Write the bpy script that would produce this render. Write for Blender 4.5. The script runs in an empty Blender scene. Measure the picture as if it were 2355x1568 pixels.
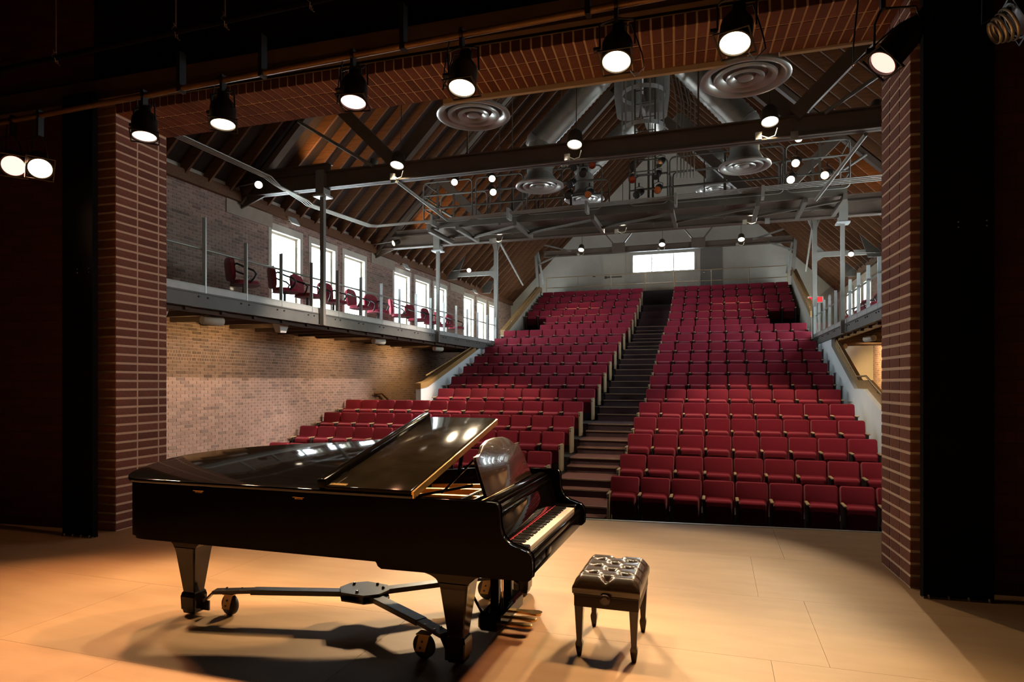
import bpy, bmesh, math, random
from mathutils import Vector, Matrix, Quaternion

random.seed(7)
SC = bpy.context.scene
COL = SC.collection
PI = math.pi
R = math.radians

# ------------------------------------------------------------------ camera
cam_d = bpy.data.cameras.new('camera')
cam = bpy.data.objects.new('camera', cam_d)
COL.objects.link(cam)
cam.location = (0, 0, 1.70)
cam.rotation_euler = (R(90), 0, R(17.8))
cam_d.sensor_width = 36
cam_d.lens = 1462 / 2355 * 36
cam_d.shift_y = (881 - 784) / 2355
cam_d.clip_end = 200
cam_d.clip_start = 0.02
SC.camera = cam

# ------------------------------------------------------------------ world: overcast daylight seen only through the windows
W = bpy.data.worlds.new('daylight')
SC.world = W
W.use_nodes = True
bg = W.node_tree.nodes['Background']
bg.inputs[0].default_value = (0.86, 0.95, 1.0, 1)
bg.inputs[1].default_value = 25.0

SC.view_settings.view_transform = 'Standard'
SC.view_settings.look = 'None'
SC.view_settings.gamma = 1
SC.view_settings.use_curve_mapping = False
SC.view_settings.exposure = 0.0
SC.cycles.use_denoising = True
SC.cycles.max_bounces = 8
SC.cycles.diffuse_bounces = 4
SC.cycles.transparent_max_bounces = 12
SC.cycles.caustics_reflective = False
SC.cycles.caustics_refractive = False
SC.cycles.sample_clamp_indirect = 6

# ------------------------------------------------------------------ materials
def nodes_of(m):
    m.use_nodes = True
    return m.node_tree.nodes, m.node_tree.links

def mat(name, c, rough=0.6, metal=0.0, c2=None, scale=6.0, stretch=(1, 1, 1), bump=0.0, bscale=40.0, coat=0.0,
        spec=0.5, coords='Object', detail=4.0, rvar=0.0, sheen=0.0):
    m = bpy.data.materials.new(name)
    N, L = nodes_of(m)
    b = N['Principled BSDF']
    b.inputs['Base Color'].default_value = (*c, 1)
    b.inputs['Roughness'].default_value = rough
    b.inputs['Metallic'].default_value = metal
    b.inputs['Specular IOR Level'].default_value = spec
    b.inputs['Coat Weight'].default_value = coat
    b.inputs['Coat Roughness'].default_value = 0.03
    b.inputs['Sheen Weight'].default_value = sheen
    tc = N.new('ShaderNodeTexCoord')
    mp = N.new('ShaderNodeMapping')
    mp.inputs['Scale'].default_value = stretch
    L.new(tc.outputs[coords], mp.inputs['Vector'])
    if c2 is not None:
        n = N.new('ShaderNodeTexNoise')
        n.inputs['Scale'].default_value = scale
        n.inputs['Detail'].default_value = detail
        L.new(mp.outputs[0], n.inputs['Vector'])
        r = N.new('ShaderNodeValToRGB')
        r.color_ramp.elements[0].position = 0.32
        r.color_ramp.elements[1].position = 0.68
        r.color_ramp.elements[0].color = (*c, 1)
        r.color_ramp.elements[1].color = (*c2, 1)
        L.new(n.outputs['Fac'], r.inputs[0])
        L.new(r.outputs[0], b.inputs['Base Color'])
        if rvar:
            mr = N.new('ShaderNodeMapRange')
            mr.inputs['To Min'].default_value = rough - rvar
            mr.inputs['To Max'].default_value = rough + rvar
            L.new(n.outputs['Fac'], mr.inputs[0])
            L.new(mr.outputs[0], b.inputs['Roughness'])
    if bump:
        n2 = N.new('ShaderNodeTexNoise')
        n2.inputs['Scale'].default_value = bscale
        n2.inputs['Detail'].default_value = 3
        L.new(mp.outputs[0], n2.inputs['Vector'])
        bp = N.new('ShaderNodeBump')
        bp.inputs['Strength'].default_value = bump
        bp.inputs['Distance'].default_value = 0.01
        L.new(n2.outputs['Fac'], bp.inputs['Height'])
        L.new(bp.outputs[0], b.inputs['Normal'])
    return m

def brick_mat(name, cols, rough=0.85, bump=0.5):
    """every brick a tone of its own: random per island plus random per object"""
    m = bpy.data.materials.new(name)
    N, L = nodes_of(m)
    b = N['Principled BSDF']
    b.inputs['Roughness'].default_value = rough
    b.inputs['Specular IOR Level'].default_value = 0.25
    g = N.new('ShaderNodeNewGeometry')
    oi = N.new('ShaderNodeObjectInfo')
    ad = N.new('ShaderNodeMath'); ad.operation = 'ADD'
    fr = N.new('ShaderNodeMath'); fr.operation = 'FRACT'
    L.new(g.outputs['Random Per Island'], ad.inputs[0]); L.new(oi.outputs['Random'], ad.inputs[1])
    L.new(ad.outputs[0], fr.inputs[0])
    r = N.new('ShaderNodeValToRGB')
    el = r.color_ramp.elements
    el[0].position = 0; el[0].color = (*cols[0], 1)
    el[1].position = 1; el[1].color = (*cols[-1], 1)
    for i, c in enumerate(cols[1:-1]):
        e = el.new((i + 1) / (len(cols) - 1)); e.color = (*c, 1)
    L.new(fr.outputs[0], r.inputs[0])
    tc = N.new('ShaderNodeTexCoord')
    n = N.new('ShaderNodeTexNoise'); n.inputs['Scale'].default_value = 26; n.inputs['Detail'].default_value = 5
    L.new(tc.outputs['Object'], n.inputs['Vector'])
    mx = N.new('ShaderNodeMixRGB'); mx.blend_type = 'OVERLAY'; mx.inputs[0].default_value = 0.35
    L.new(r.outputs[0], mx.inputs[1]); L.new(n.outputs['Fac'], mx.inputs[2])
    L.new(mx.outputs[0], b.inputs['Base Color'])
    bp = N.new('ShaderNodeBump'); bp.inputs['Strength'].default_value = bump; bp.inputs['Distance'].default_value = 0.004
    L.new(n.outputs['Fac'], bp.inputs['Height']); L.new(bp.outputs[0], b.inputs['Normal'])
    return m

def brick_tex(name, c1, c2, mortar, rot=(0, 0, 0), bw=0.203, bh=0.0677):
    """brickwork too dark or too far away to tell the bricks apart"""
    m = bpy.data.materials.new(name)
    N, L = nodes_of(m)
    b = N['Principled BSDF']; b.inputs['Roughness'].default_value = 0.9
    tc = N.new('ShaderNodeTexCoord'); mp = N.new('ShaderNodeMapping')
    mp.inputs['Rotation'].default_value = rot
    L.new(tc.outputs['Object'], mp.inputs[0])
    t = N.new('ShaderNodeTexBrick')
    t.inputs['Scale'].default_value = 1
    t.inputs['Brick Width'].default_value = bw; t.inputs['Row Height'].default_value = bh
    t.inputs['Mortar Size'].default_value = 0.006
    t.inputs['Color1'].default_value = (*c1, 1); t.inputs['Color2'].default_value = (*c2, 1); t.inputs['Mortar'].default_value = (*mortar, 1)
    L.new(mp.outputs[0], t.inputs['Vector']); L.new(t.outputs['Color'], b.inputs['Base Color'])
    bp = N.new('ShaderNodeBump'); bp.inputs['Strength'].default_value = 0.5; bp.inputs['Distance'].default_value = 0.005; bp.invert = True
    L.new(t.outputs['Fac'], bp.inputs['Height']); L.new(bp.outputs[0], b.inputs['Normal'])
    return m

def emit(name, c, s):
    m = bpy.data.materials.new(name)
    N, L = nodes_of(m)
    b = N['Principled BSDF']
    b.inputs['Base Color'].default_value = (*c, 1)
    b.inputs['Emission Color'].default_value = (*c, 1)
    b.inputs['Emission Strength'].default_value = s
    b.inputs['Roughness'].default_value = 0.3
    return m

def glass(name, tint, gloss=0.09):
    m = bpy.data.materials.new(name)
    N, L = nodes_of(m)
    N.remove(N['Principled BSDF'])
    out = N['Material Output']
    tr = N.new('ShaderNodeBsdfTransparent'); tr.inputs[0].default_value = (*tint, 1)
    gl = N.new('ShaderNodeBsdfGlossy'); gl.inputs['Roughness'].default_value = 0.02
    fr = N.new('ShaderNodeLayerWeight'); fr.inputs[0].default_value = 0.5
    mx = N.new('ShaderNodeMixShader')
    pw = N.new('ShaderNodeMath'); pw.operation = 'POWER'; pw.inputs[1].default_value = 4.0
    ml = N.new('ShaderNodeMath'); ml.operation = 'MULTIPLY_ADD'; ml.inputs[1].default_value = 0.2; ml.inputs[2].default_value = gloss * 0.4
    L.new(fr.outputs['Facing'], pw.inputs[0]); L.new(pw.outputs[0], ml.inputs[0])
    L.new(ml.outputs[0], mx.inputs[0]); L.new(tr.outputs[0], mx.inputs[1]); L.new(gl.outputs[0], mx.inputs[2])
    L.new(mx.outputs[0], out.inputs[0])
    return m

M = {}
M['floor'] = mat('stage_hardboard', (0.57, 0.335, 0.160), 0.55, c2=(0.64, 0.39, 0.20), scale=1.6, stretch=(1, 4, 1), bump=0.05, bscale=30, rvar=0.08, spec=0.3)
M['floor_gap'] = mat('floor_gap', (0.05, 0.035, 0.02), 0.9)
M['edge_strip'] = mat('stage_edge_strip', (0.6, 0.6, 0.58), 0.4, c2=(0.5, 0.5, 0.48), scale=9)
M['stone'] = mat('pad_stone', (0.34, 0.28, 0.22), 0.9, c2=(0.38, 0.315, 0.25), scale=6, bump=0.1)
M['black_paint'] = mat('black_paint', (0.003, 0.003, 0.0035), 0.9, c2=(0.005, 0.005, 0.005), scale=3, spec=0.06)
M['catwalk'] = mat('catwalk_steel', (0.10, 0.08, 0.062), 0.5, c2=(0.122, 0.10, 0.078), scale=4, spec=0.4)
M['stage_dark'] = mat('stage_dark', (0.007, 0.005, 0.0045), 0.95, c2=(0.010, 0.007, 0.006), scale=2, spec=0.08)
M['brick_house'] = brick_mat('brick_house', [(0.33, 0.21, 0.17), (0.37, 0.24, 0.195), (0.28, 0.18, 0.148), (0.39, 0.26, 0.21), (0.19, 0.128, 0.11), (0.36, 0.232, 0.187)])
M['brick_pros'] = brick_mat('brick_proscenium', [(0.185, 0.080, 0.058), (0.22, 0.098, 0.072), (0.15, 0.065, 0.05), (0.205, 0.09, 0.066)])
M['mortar'] = mat('mortar', (0.53, 0.44, 0.37), 0.95, c2=(0.60, 0.51, 0.43), scale=30, bump=0.2)
M['mortar_pros'] = mat('mortar_proscenium', (0.62, 0.49, 0.38), 0.95, c2=(0.68, 0.55, 0.43), scale=30, bump=0.2)
M['brick_shaded'] = brick_tex('brick_shaded', (0.085, 0.024, 0.018), (0.06, 0.017, 0.013), (0.05, 0.018, 0.015), rot=(R(90), 0, 0), bw=0.305, bh=0.1016)  # proscenium brick again, with the stage-side shade put into its colour
M['plaster'] = mat('white_plaster', (0.50, 0.46, 0.385), 0.85, c2=(0.54, 0.50, 0.42), scale=3, bump=0.05)
M['white_wall'] = mat('white_painted_wall', (0.70, 0.73, 0.75), 0.7, c2=(0.74, 0.77, 0.79), scale=3)
M['cream'] = mat('cream_paint', (0.58, 0.53, 0.43), 0.7, c2=(0.62, 0.57, 0.46), scale=4)
M['frame_cream'] = mat('window_frame_paint', (0.52, 0.48, 0.40), 0.5, c2=(0.56, 0.52, 0.44), scale=8)
M['door_grey'] = mat('grey_door_paint', (0.19, 0.175, 0.15), 0.5, c2=(0.21, 0.19, 0.165), scale=5)
M['rafter'] = mat('rafter_wood', (0.095, 0.035, 0.011), 0.7, c2=(0.165, 0.062, 0.019), scale=3, stretch=(1, 9, 9), bump=0.1, bscale=25)
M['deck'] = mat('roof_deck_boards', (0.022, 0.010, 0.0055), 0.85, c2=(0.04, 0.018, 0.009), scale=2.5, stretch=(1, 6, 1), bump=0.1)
M['steel'] = mat('truss_steel', (0.10, 0.068, 0.048), 0.5, c2=(0.122, 0.083, 0.06), scale=3, spec=0.4, bump=0.03)
M['steel_grey'] = mat('grey_steel', (0.185, 0.17, 0.145), 0.45, c2=(0.215, 0.198, 0.17), scale=4, spec=0.4)
M['steel_light'] = mat('pale_steel', (0.50, 0.52, 0.50), 0.4, c2=(0.44, 0.46, 0.44), scale=5)
M['conduit'] = mat('conduit_metal', (0.42, 0.40, 0.35), 0.35, 0.5, c2=(0.47, 0.45, 0.40), scale=8)
M['galv'] = mat('galvanised_duct', (0.36, 0.34, 0.30), 0.38, 0.75, c2=(0.44, 0.42, 0.37), scale=7)
M['alu'] = mat('diffuser_aluminium', (0.52, 0.50, 0.45), 0.3, 0.55, c2=(0.56, 0.54, 0.49), scale=4)
M['oak'] = mat('oak_trim', (0.33, 0.185, 0.062), 0.45, c2=(0.40, 0.235, 0.085), scale=4, stretch=(1, 1, 8))
M['oak_pale'] = mat('pale_oak', (0.44, 0.31, 0.175), 0.5, c2=(0.50, 0.36, 0.21), scale=5, stretch=(6, 6, 1))
M['rail_brown'] = mat('brown_handrail', (0.17, 0.075, 0.035), 0.45, c2=(0.2, 0.09, 0.045), scale=7)
M['seat_red'] = mat('seat_fabric', (0.285, 0.015, 0.037), 0.88, c2=(0.33, 0.019, 0.045), scale=90, bump=0.15, bscale=260, spec=0.2, sheen=0.25)
M['seat_back'] = mat('shaded_under_fabric', (0.06, 0.005, 0.009), 0.9, c2=(0.075, 0.0065, 0.011), scale=70, bump=0.1, bscale=200, spec=0.15)  # dark underside cloth; the shade below the seat is also in this colour
M['seat_metal'] = mat('seat_standard', (0.02, 0.016, 0.016), 0.55, c2=(0.028, 0.022, 0.022), scale=12)
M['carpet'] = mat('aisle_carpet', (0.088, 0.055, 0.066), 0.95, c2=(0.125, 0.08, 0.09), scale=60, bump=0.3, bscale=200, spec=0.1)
M['carpet_red_lit'] = mat('red_lit_carpet', (0.19, 0.085, 0.078), 0.95, c2=(0.23, 0.105, 0.095), scale=60, bump=0.3, bscale=200, spec=0.1)  # aisle carpet again, the reddish light on the treads put into its colour
M['nosing'] = mat('step_nosing', (0.36, 0.24, 0.17), 0.6, c2=(0.4, 0.27, 0.19), scale=20)
M['tier'] = mat('tier_floor', (0.03, 0.02, 0.022), 0.95, c2=(0.04, 0.027, 0.028), scale=20)
M['piano'] = mat('piano_lacquer', (0.0035, 0.0026, 0.0022), 0.10, c2=(0.0045, 0.003, 0.0025), scale=3, coat=0.0, spec=0.07)
M['piano_leg'] = mat('piano_leg_lacquer', (0.008, 0.0045, 0.0025), 0.12, c2=(0.010, 0.006, 0.0035), scale=3, spec=0.3)
M['fall'] = mat('fallboard_lacquer', (0.003, 0.0025, 0.002), 0.05, c2=(0.004, 0.003, 0.0025), scale=3, spec=0.6)
M['bench_frame'] = mat('bench_side_leather', (0.022, 0.011, 0.006), 0.38, c2=(0.028, 0.015, 0.008), scale=12, spec=0.25, bump=0.04, bscale=150)
M['fascia'] = mat('balcony_fascia_paint', (0.125, 0.125, 0.112), 0.5, c2=(0.15, 0.15, 0.135), scale=3, spec=0.3)
M['guard_post'] = mat('guard_post_steel', (0.40, 0.41, 0.40), 0.35, 0.4, c2=(0.46, 0.47, 0.46), scale=6)
M['lid_top'] = mat('lid_lacquer', (0.004, 0.0037, 0.0035), 0.06, c2=(0.005, 0.0045, 0.004), scale=2, coat=0.0, spec=0.6, bump=0.012, bscale=3.0)
M['flap'] = mat('lid_flap_lacquer', (0.010, 0.0075, 0.0045), 0.09, c2=(0.016, 0.012, 0.007), scale=7, coat=0.0, spec=0.04, bump=0.02, bscale=35, rvar=0.03)
M['desk'] = mat('music_desk_lacquer', (0.028, 0.014, 0.008), 0.16, c2=(0.042, 0.022, 0.012), scale=5, coat=0.8, spec=0.6, bump=0.02, bscale=9)
M['gold'] = mat('plate_gold', (0.52, 0.24, 0.05), 0.34, 0.75, c2=(0.6, 0.3, 0.07), scale=9)
M['brass'] = mat('brass', (0.72, 0.45, 0.14), 0.25, 0.9, c2=(0.78, 0.5, 0.18), scale=20)
M['spruce'] = mat('soundboard_spruce', (0.42, 0.2, 0.055), 0.45, c2=(0.48, 0.24, 0.07), scale=5, stretch=(1, 14, 1))
M['ivory'] = mat('white_key', (0.84, 0.74, 0.58), 0.25, c2=(0.87, 0.78, 0.63), scale=30, coat=0.4)
M['ebony'] = mat('black_key', (0.012, 0.010, 0.009), 0.3, c2=(0.018, 0.015, 0.012), scale=30)
M['felt'] = mat('red_felt', (0.42, 0.01, 0.03), 0.95, c2=(0.5, 0.015, 0.04), scale=80)
M['pale_wood'] = mat('pale_key_slip_wood', (0.56, 0.36, 0.2), 0.55, c2=(0.62, 0.41, 0.24), scale=6, stretch=(8, 1, 1))
M['wire'] = mat('piano_string', (0.5, 0.4, 0.25), 0.3, 0.9)
M['leather'] = mat('warm_sheen_leather', (0.034, 0.019, 0.008), 0.24, c2=(0.045, 0.026, 0.012), scale=14, coat=0.3, spec=1.0, bump=0.05, bscale=160)  # golden sheen of the warm lamps is tinted into this base colour
M['bench_wood'] = mat('bench_wood', (0.024, 0.011, 0.006), 0.28, c2=(0.032, 0.016, 0.009), scale=7, coat=0.5)
M['dolly'] = mat('dolly_black', (0.012, 0.012, 0.013), 0.33, c2=(0.02, 0.02, 0.021), scale=6, bump=0.03, spec=0.6)
M['rubber'] = mat('rubber', (0.012, 0.010, 0.009), 0.6, c2=(0.016, 0.013, 0.012), scale=20)
M['bracket_tan'] = mat('caster_bracket', (0.45, 0.3, 0.14), 0.4, 0.5, c2=(0.5, 0.34, 0.17), scale=12)
M['chrome'] = mat('chrome', (0.62, 0.58, 0.52), 0.18, 0.95)
M['lamp_black'] = mat('lamp_black', (0.010, 0.0085, 0.0075), 0.42, c2=(0.014, 0.012, 0.010), scale=9, spec=0.55)
M['lamp_brown'] = mat('lamp_brown', (0.045, 0.035, 0.024), 0.4, c2=(0.055, 0.043, 0.03), scale=9, spec=0.5)
M['cable'] = mat('black_cable', (0.008, 0.007, 0.007), 0.6)
M['pipe_rust'] = mat('lighting_pipe', (0.20, 0.115, 0.05), 0.42, 0.35, c2=(0.26, 0.15, 0.065), scale=9, spec=0.5)
M['glass'] = glass('guard_glass', (0.95, 0.97, 0.96))
M['pane'] = glass('window_glass', (0.97, 0.99, 1.0))
M['white_fix'] = mat('white_fixture', (0.6, 0.58, 0.52), 0.5, c2=(0.64, 0.62, 0.56), scale=9)
M['red_gel'] = mat('red_lens', (0.25, 0.02, 0.01), 0.2, coat=0.5)
M['orange_gel'] = mat('orange_lens', (0.5, 0.12, 0.03), 0.2, coat=0.5)
M['black_arm'] = mat('chair_arm_plastic', (0.015, 0.014, 0.014), 0.35)
M['exit_red'] = emit('exit_red', (0.9, 0.03, 0.04), 0.8)
M['steplight'] = emit('step_light', (0.6, 0.55, 0.5), 0.25)
M['joist'] = mat('balcony_joist', (0.07, 0.04, 0.025), 0.8, c2=(0.09, 0.05, 0.03), scale=5)

# ------------------------------------------------------------------ helpers
class MB:
    """collects boxes, bars, tubes and lathes; build() links them as ONE mesh object"""
    def __init__(s):
        s.v = []; s.f = []; s.sm = []
    def add(s, vs, fs, smooth=False):
        k = len(s.v)
        s.v += [tuple(p) for p in vs]
        s.f += [tuple(i + k for i in f) for f in fs]
        s.sm += [smooth] * len(fs)
        return s
    BF = [(0, 3, 2, 1), (4, 5, 6, 7), (0, 1, 5, 4), (1, 2, 6, 5), (2, 3, 7, 6), (3, 0, 4, 7)]
    def box(s, x0, x1, y0, y1, z0, z1):
        return s.add([(x0, y0, z0), (x1, y0, z0), (x1, y1, z0), (x0, y1, z0), (x0, y0, z1), (x1, y0, z1), (x1, y1, z1), (x0, y1, z1)], MB.BF)
    def hexa(s, bottom, top):
        return s.add(list(bottom) + list(top), MB.BF)
    def bar(s, p, q, w, h, up=(0, 0, 1)):
        p, q = Vector(p), Vector(q)
        d = (q - p).normalized()
        u = Vector(up)
        if abs(d.dot(u)) > 0.98: u = Vector((0, 1, 0))
        a = d.cross(u).normalized() * (w / 2)
        b = a.cross(d).normalized() * (h / 2)
        return s.add([p - a - b, p + a - b, p + a + b, p - a + b, q - a - b, q + a - b, q + a + b, q - a + b], MB.BF)
    def ring_loft(s, rings, closed_ends=True, smooth=True, loop=False):
        n = len(rings[0]); k = len(rings)
        vs = [p for r in rings for p in r]
        fs = []
        rng = k if loop else k - 1
        for i in range(rng):
            for j in range(n):
                a = i * n + j; b = i * n + (j + 1) % n
                i2 = (i + 1) % k
                fs.append((a, b, i2 * n + (j + 1) % n, i2 * n + j))
        s.add(vs, fs, smooth)
        if closed_ends and not loop:
            s.add(rings[0], [tuple(range(n - 1, -1, -1))]); s.add(rings[-1], [tuple(range(n))])
        return s
    def tube(s, pts, r, n=8, loop=False):
        pts = [Vector(p) for p in pts]
        rings = []
        k = len(pts)
        last = None
        for i, p in enumerate(pts):
            if loop: d = pts[(i + 1) % k] - pts[i - 1]
            else: d = pts[min(i + 1, k - 1)] - pts[max(i - 1, 0)]
            d.normalize()
            if last is None:
                u = Vector((0, 0, 1)) if abs(d.z) < 0.9 else Vector((1, 0, 0))
                a = d.cross(u).normalized()
            else:
                a = (last - d * last.dot(d)).normalized()
            last = a
            b = d.cross(a)
            rr = r[i] if isinstance(r, (list, tuple)) else r
            rings.append([p + (a * math.cos(2 * PI * j / n) + b * math.sin(2 * PI * j / n)) * rr for j in range(n)])
        return s.ring_loft(rings, True, True, loop)
    def lathe(s, prof, n=20, o=(0, 0, 0), ax=(0, 0, 1), caps=True, smooth=True):
        ax = Vector(ax).normalized(); o = Vector(o)
        u = Vector((0, 0, 1)) if abs(ax.z) < 0.9 else Vector((1, 0, 0))
        a = ax.cross(u).normalized(); b = ax.cross(a)
        rings = [[o + ax * z + (a * math.cos(2 * PI * j / n) + b * math.sin(2 * PI * j / n)) * r for j in range(n)] for r, z in prof]
        return s.ring_loft(rings, caps, smooth)
    def prism(s, poly, f0, f1, smooth=False):
        """poly: list of 2d points; f0/f1 map a 2d point to the two 3d faces"""
        n = len(poly)
        vs = [f0(p) for p in poly] + [f1(p) for p in poly]
        s.add(vs, [tuple(range(n - 1, -1, -1)), tuple(range(n, 2 * n))])
        s.add(vs, [(i, (i + 1) % n, n + (i + 1) % n, n + i) for i in range(n)], smooth)
        return s
    def mesh(s, name, m, bev=0.0, seg=2, ang=30, merge=False, sharp=62):
        me = bpy.data.meshes.new(name)
        me.from_pydata(s.v, [], s.f)
        me.polygons.foreach_set('use_smooth', s.sm)
        bm = bmesh.new(); bm.from_mesh(me)
        if merge: bmesh.ops.remove_doubles(bm, verts=bm.verts, dist=1e-5)
        bmesh.ops.recalc_face_normals(bm, faces=bm.faces)
        if bev:
            bmesh.ops.remove_doubles(bm, verts=bm.verts, dist=1e-5)
            es = [e for e in bm.edges if len(e.link_faces) == 2 and e.calc_face_angle(0) > R(ang)]
            bmesh.ops.bevel(bm, geom=es, offset=bev, offset_type='OFFSET', segments=seg, profile=0.5, affect='EDGES', clamp_overlap=True)
            for f in bm.faces: f.smooth = True
        bm.to_mesh(me); bm.free()
        if bev or any(s.sm):
            try: me.set_sharp_from_angle(angle=R(40 if bev else sharp))
            except Exception: pass
        me.materials.append(M[m] if isinstance(m, str) else m)
        return me
    def build(s, name, m, parent=None, loc=None, bev=0.0, seg=2, ang=30, sharp=62):
        return obj(name, s.mesh(name, m, bev, seg, ang, False, sharp), parent, loc)

def obj(name, me, parent=None, loc=None, rot=None, scale=None):
    o = bpy.data.objects.new(name, me)
    COL.objects.link(o)
    if parent is not None: o.parent = parent
    if loc is not None: o.location = loc
    if rot is not None: o.rotation_euler = rot
    if scale is not None: o.scale = scale
    return o

def tag(o, label=None, cat=None, group=None, kind=None):
    if label: o['label'] = label
    if cat: o['category'] = cat
    if group: o['group'] = group
    if kind: o['kind'] = kind
    return o

def thing(name, label, cat, loc=(0, 0, 0), rotz=0.0, group=None):
    o = bpy.data.objects.new(name, None)
    COL.objects.link(o)
    o.empty_display_size = 0.1
    o.location = loc; o.rotation_euler = (0, 0, rotz)
    return tag(o, label, cat, group)

def struct(name, mb, m, loc=None, label=None):
    o = mb.build(name, m, None, loc)
    tag(o, label, None, None, 'structure')
    return o

def spot(parent, loc, target, energy, color, size_deg, blend=0.4, radius=0.06):
    """the lamp's own beam, a child of the lamp; loc and target are in the parent's space"""
    d = bpy.data.lights.new('beam', 'SPOT')
    d.energy = energy; d.color = color; d.spot_size = R(size_deg); d.spot_blend = blend; d.shadow_soft_size = radius
    o = bpy.data.objects.new('beam', d)
    COL.objects.link(o); o.parent = parent
    o.location = loc
    v = (Vector(target) - Vector(loc))
    o.rotation_euler = v.to_track_quat('-Z', 'Y').to_euler()
    return o

def copy_tree(o, parent=None):
    c = o.copy(); COL.objects.link(c)
    if parent is not None: c.parent = parent
    for ch in o.children: copy_tree(ch, c)
    return c

# ------------------------------------------------------------------ key dimensions of the hall (metres; stage floor z = 0)
XC = -2.5                       # centre line of the hall
WL, WR = -10.15, 5.15           # side walls
BL, BR = -8.10, 3.10            # balcony fronts and stair walls
YB = 31.4                       # back wall
EAVE = 5.85
BALC = 3.19
ROWY = [None, 11.45, 12.6, 13.75, 14.8, 15.85, 17.5, 18.5, 19.5, 20.5, 21.55, 22.6, 23.7, 25.2, 26.2, 27.1, 27.95, 28.8, 29.6]
ROWT = [None, 0.02, 0.29, 0.61, 0.91, 1.22, 1.53, 1.90, 2.25, 2.62, 3.0, 3.37, 3.75, 4.08, 4.49, 4.87, 5.27, 5.67, 6.05]
ROWZ = [None] + [t - 0.86 for t in ROWT[1:]]

# ================================================================== STRUCTURE
CAMV = Vector((0, 0, 1.7))

def brick_field(parent, place, rects, mats, proud, nparts, prefer, name='brick'):
    """rects: (u, v, w, h) on a face; place(u, v) gives the centre in the parent's space, and which of the axes are u, v and out.
    the nparts best (by prefer) become brick objects sharing mesh data, the rest one joined 'stuff' mesh"""
    pos, dims = place
    order = sorted(range(len(rects)), key=lambda i: prefer(rects[i]))
    part = set(order[:nparts])
    cache = {}
    rest = MB()
    for i, (u, v, w, h) in enumerate(rects):
        c = pos(u, v); d = dims(w, h, proud)
        if i in part:
            key = (round(w, 3), round(h, 3))
            if key not in cache:
                cache[key] = MB().box(-d[0] / 2, d[0] / 2, -d[1] / 2, d[1] / 2, -d[2] / 2, d[2] / 2).mesh(name, mats)
            obj(name, cache[key], parent, c)
        else:
            rest.box(c[0] - d[0] / 2, c[0] + d[0] / 2, c[1] - d[1] / 2, c[1] + d[1] / 2, c[2] - d[2] / 2, c[2] + d[2] / 2)
    if rest.v:
        o = rest.build(name + 'work', mats, parent)
        o['kind'] = 'stuff'

def running(u0, u1, v0, v1, pu, pv, j, holes=(), stack=False, special=None):
    out = []
    nv = int(round((v1 - v0) / pv))
    for k in range(nv):
        v = v0 + (k + 0.5) * pv
        P = pu
        if special and special[0] < v < special[1]: P = pv
        off = 0 if (stack or k % 2 == 0) else -P / 2
        a = u0 + off
        while a < u1 - 1e-6:
            segs = [(max(a, u0), min(a + P, u1))]
            for (hu0, hu1, hv0, hv1) in holes:
                if hv0 < v < hv1:
                    ns = []
                    for (p, q) in segs:
                        if q <= hu0 or p >= hu1: ns.append((p, q)); continue
                        if p < hu0: ns.append((p, hu0))
                        if q > hu1: ns.append((hu1, q))
                    segs = ns
            for p, q in segs:
                if q - p > 0.03: out.append(((p + q) / 2, v, q - p - j, pv - j))
            a += P
    return out

# ---- stage floor of hardboard sheets
def edgeY(x): return 7.87 + 0.0975 * (x + 1.54)
fl = MB()
fl.add([(-12, -5, -0.012), (7, -5, -0.012), (7, edgeY(7), -0.012), (-12, edgeY(-12), -0.012),
        (-12, -5, -0.06), (7, -5, -0.06), (7, edgeY(7), -0.06), (-12, edgeY(-12), -0.06)], MB.BF)
floor = struct('floor', fl, 'floor_gap')
rows = [-5.0, -4.34, -3.12, -1.90, -0.68, 0.54, 1.76, 2.98, 4.20, 5.42, 6.64, 99]
offs = [0.1, 0.63, 0.32, 0.63, 0.32, 0.63, 1.4, 0.32, 0.65, 0.32, 0.63]
for k in range(len(rows) - 1):
    x = offs[k] - 2.44 * 6
    while x < 7:
        a, b = max(x, -12), min(x + 2.44, 7)
        if b - a > 0.1:
            g = 0.0012
            y0 = rows[k] + g
            ya = yb = rows[k + 1] - g
            if rows[k + 1] > 50: ya, yb = edgeY(a) - 0.04, edgeY(b) - 0.04
            if ya - y0 > 0.05:
                MB().hexa([(a + g, y0, -0.0115), (b - g, y0, -0.0115), (b - g, yb, -0.0115), (a + g, ya, -0.0115)],
                          [(a + g, y0, 0), (b - g, y0, 0), (b - g, yb, 0), (a + g, ya, 0)]).build('floor_sheet', 'floor', floor)
        x += 2.44
tr = MB().bar((-12, edgeY(-12) - 0.015, -0.02), (7, edgeY(7) - 0.015, -0.02), 0.05, 0.05)
struct('trim_1', tr, 'edge_strip', label='pale metal strip along the stage edge')
sf = MB().bar((-12, edgeY(-12) - 0.1, -0.5), (7, edgeY(7) - 0.1, -0.5), 0.1, 0.88)
struct('wall_stage_front', sf, 'stage_dark')

# ---- dark stage house around the camera
sh = MB()
sh.box(-12.2, -12, -5.2, 6.2, -0.1, 7.4)
struct('wall_stage_left', sh, 'stage_dark')
struct('wall_stage_right', MB().box(7, 7.2, -5.2, 6.6, -0.1, 7.4), 'stage_dark')
struct('wall_stage_back', MB().box(-12.2, 7.2, -5.2, -5.0, -0.1, 7.4), 'stage_dark')
struct('ceiling_stage', MB().box(-12.2, 7.2, -5.2, 6.6, 7.3, 7.5), 'stage_dark')

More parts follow.
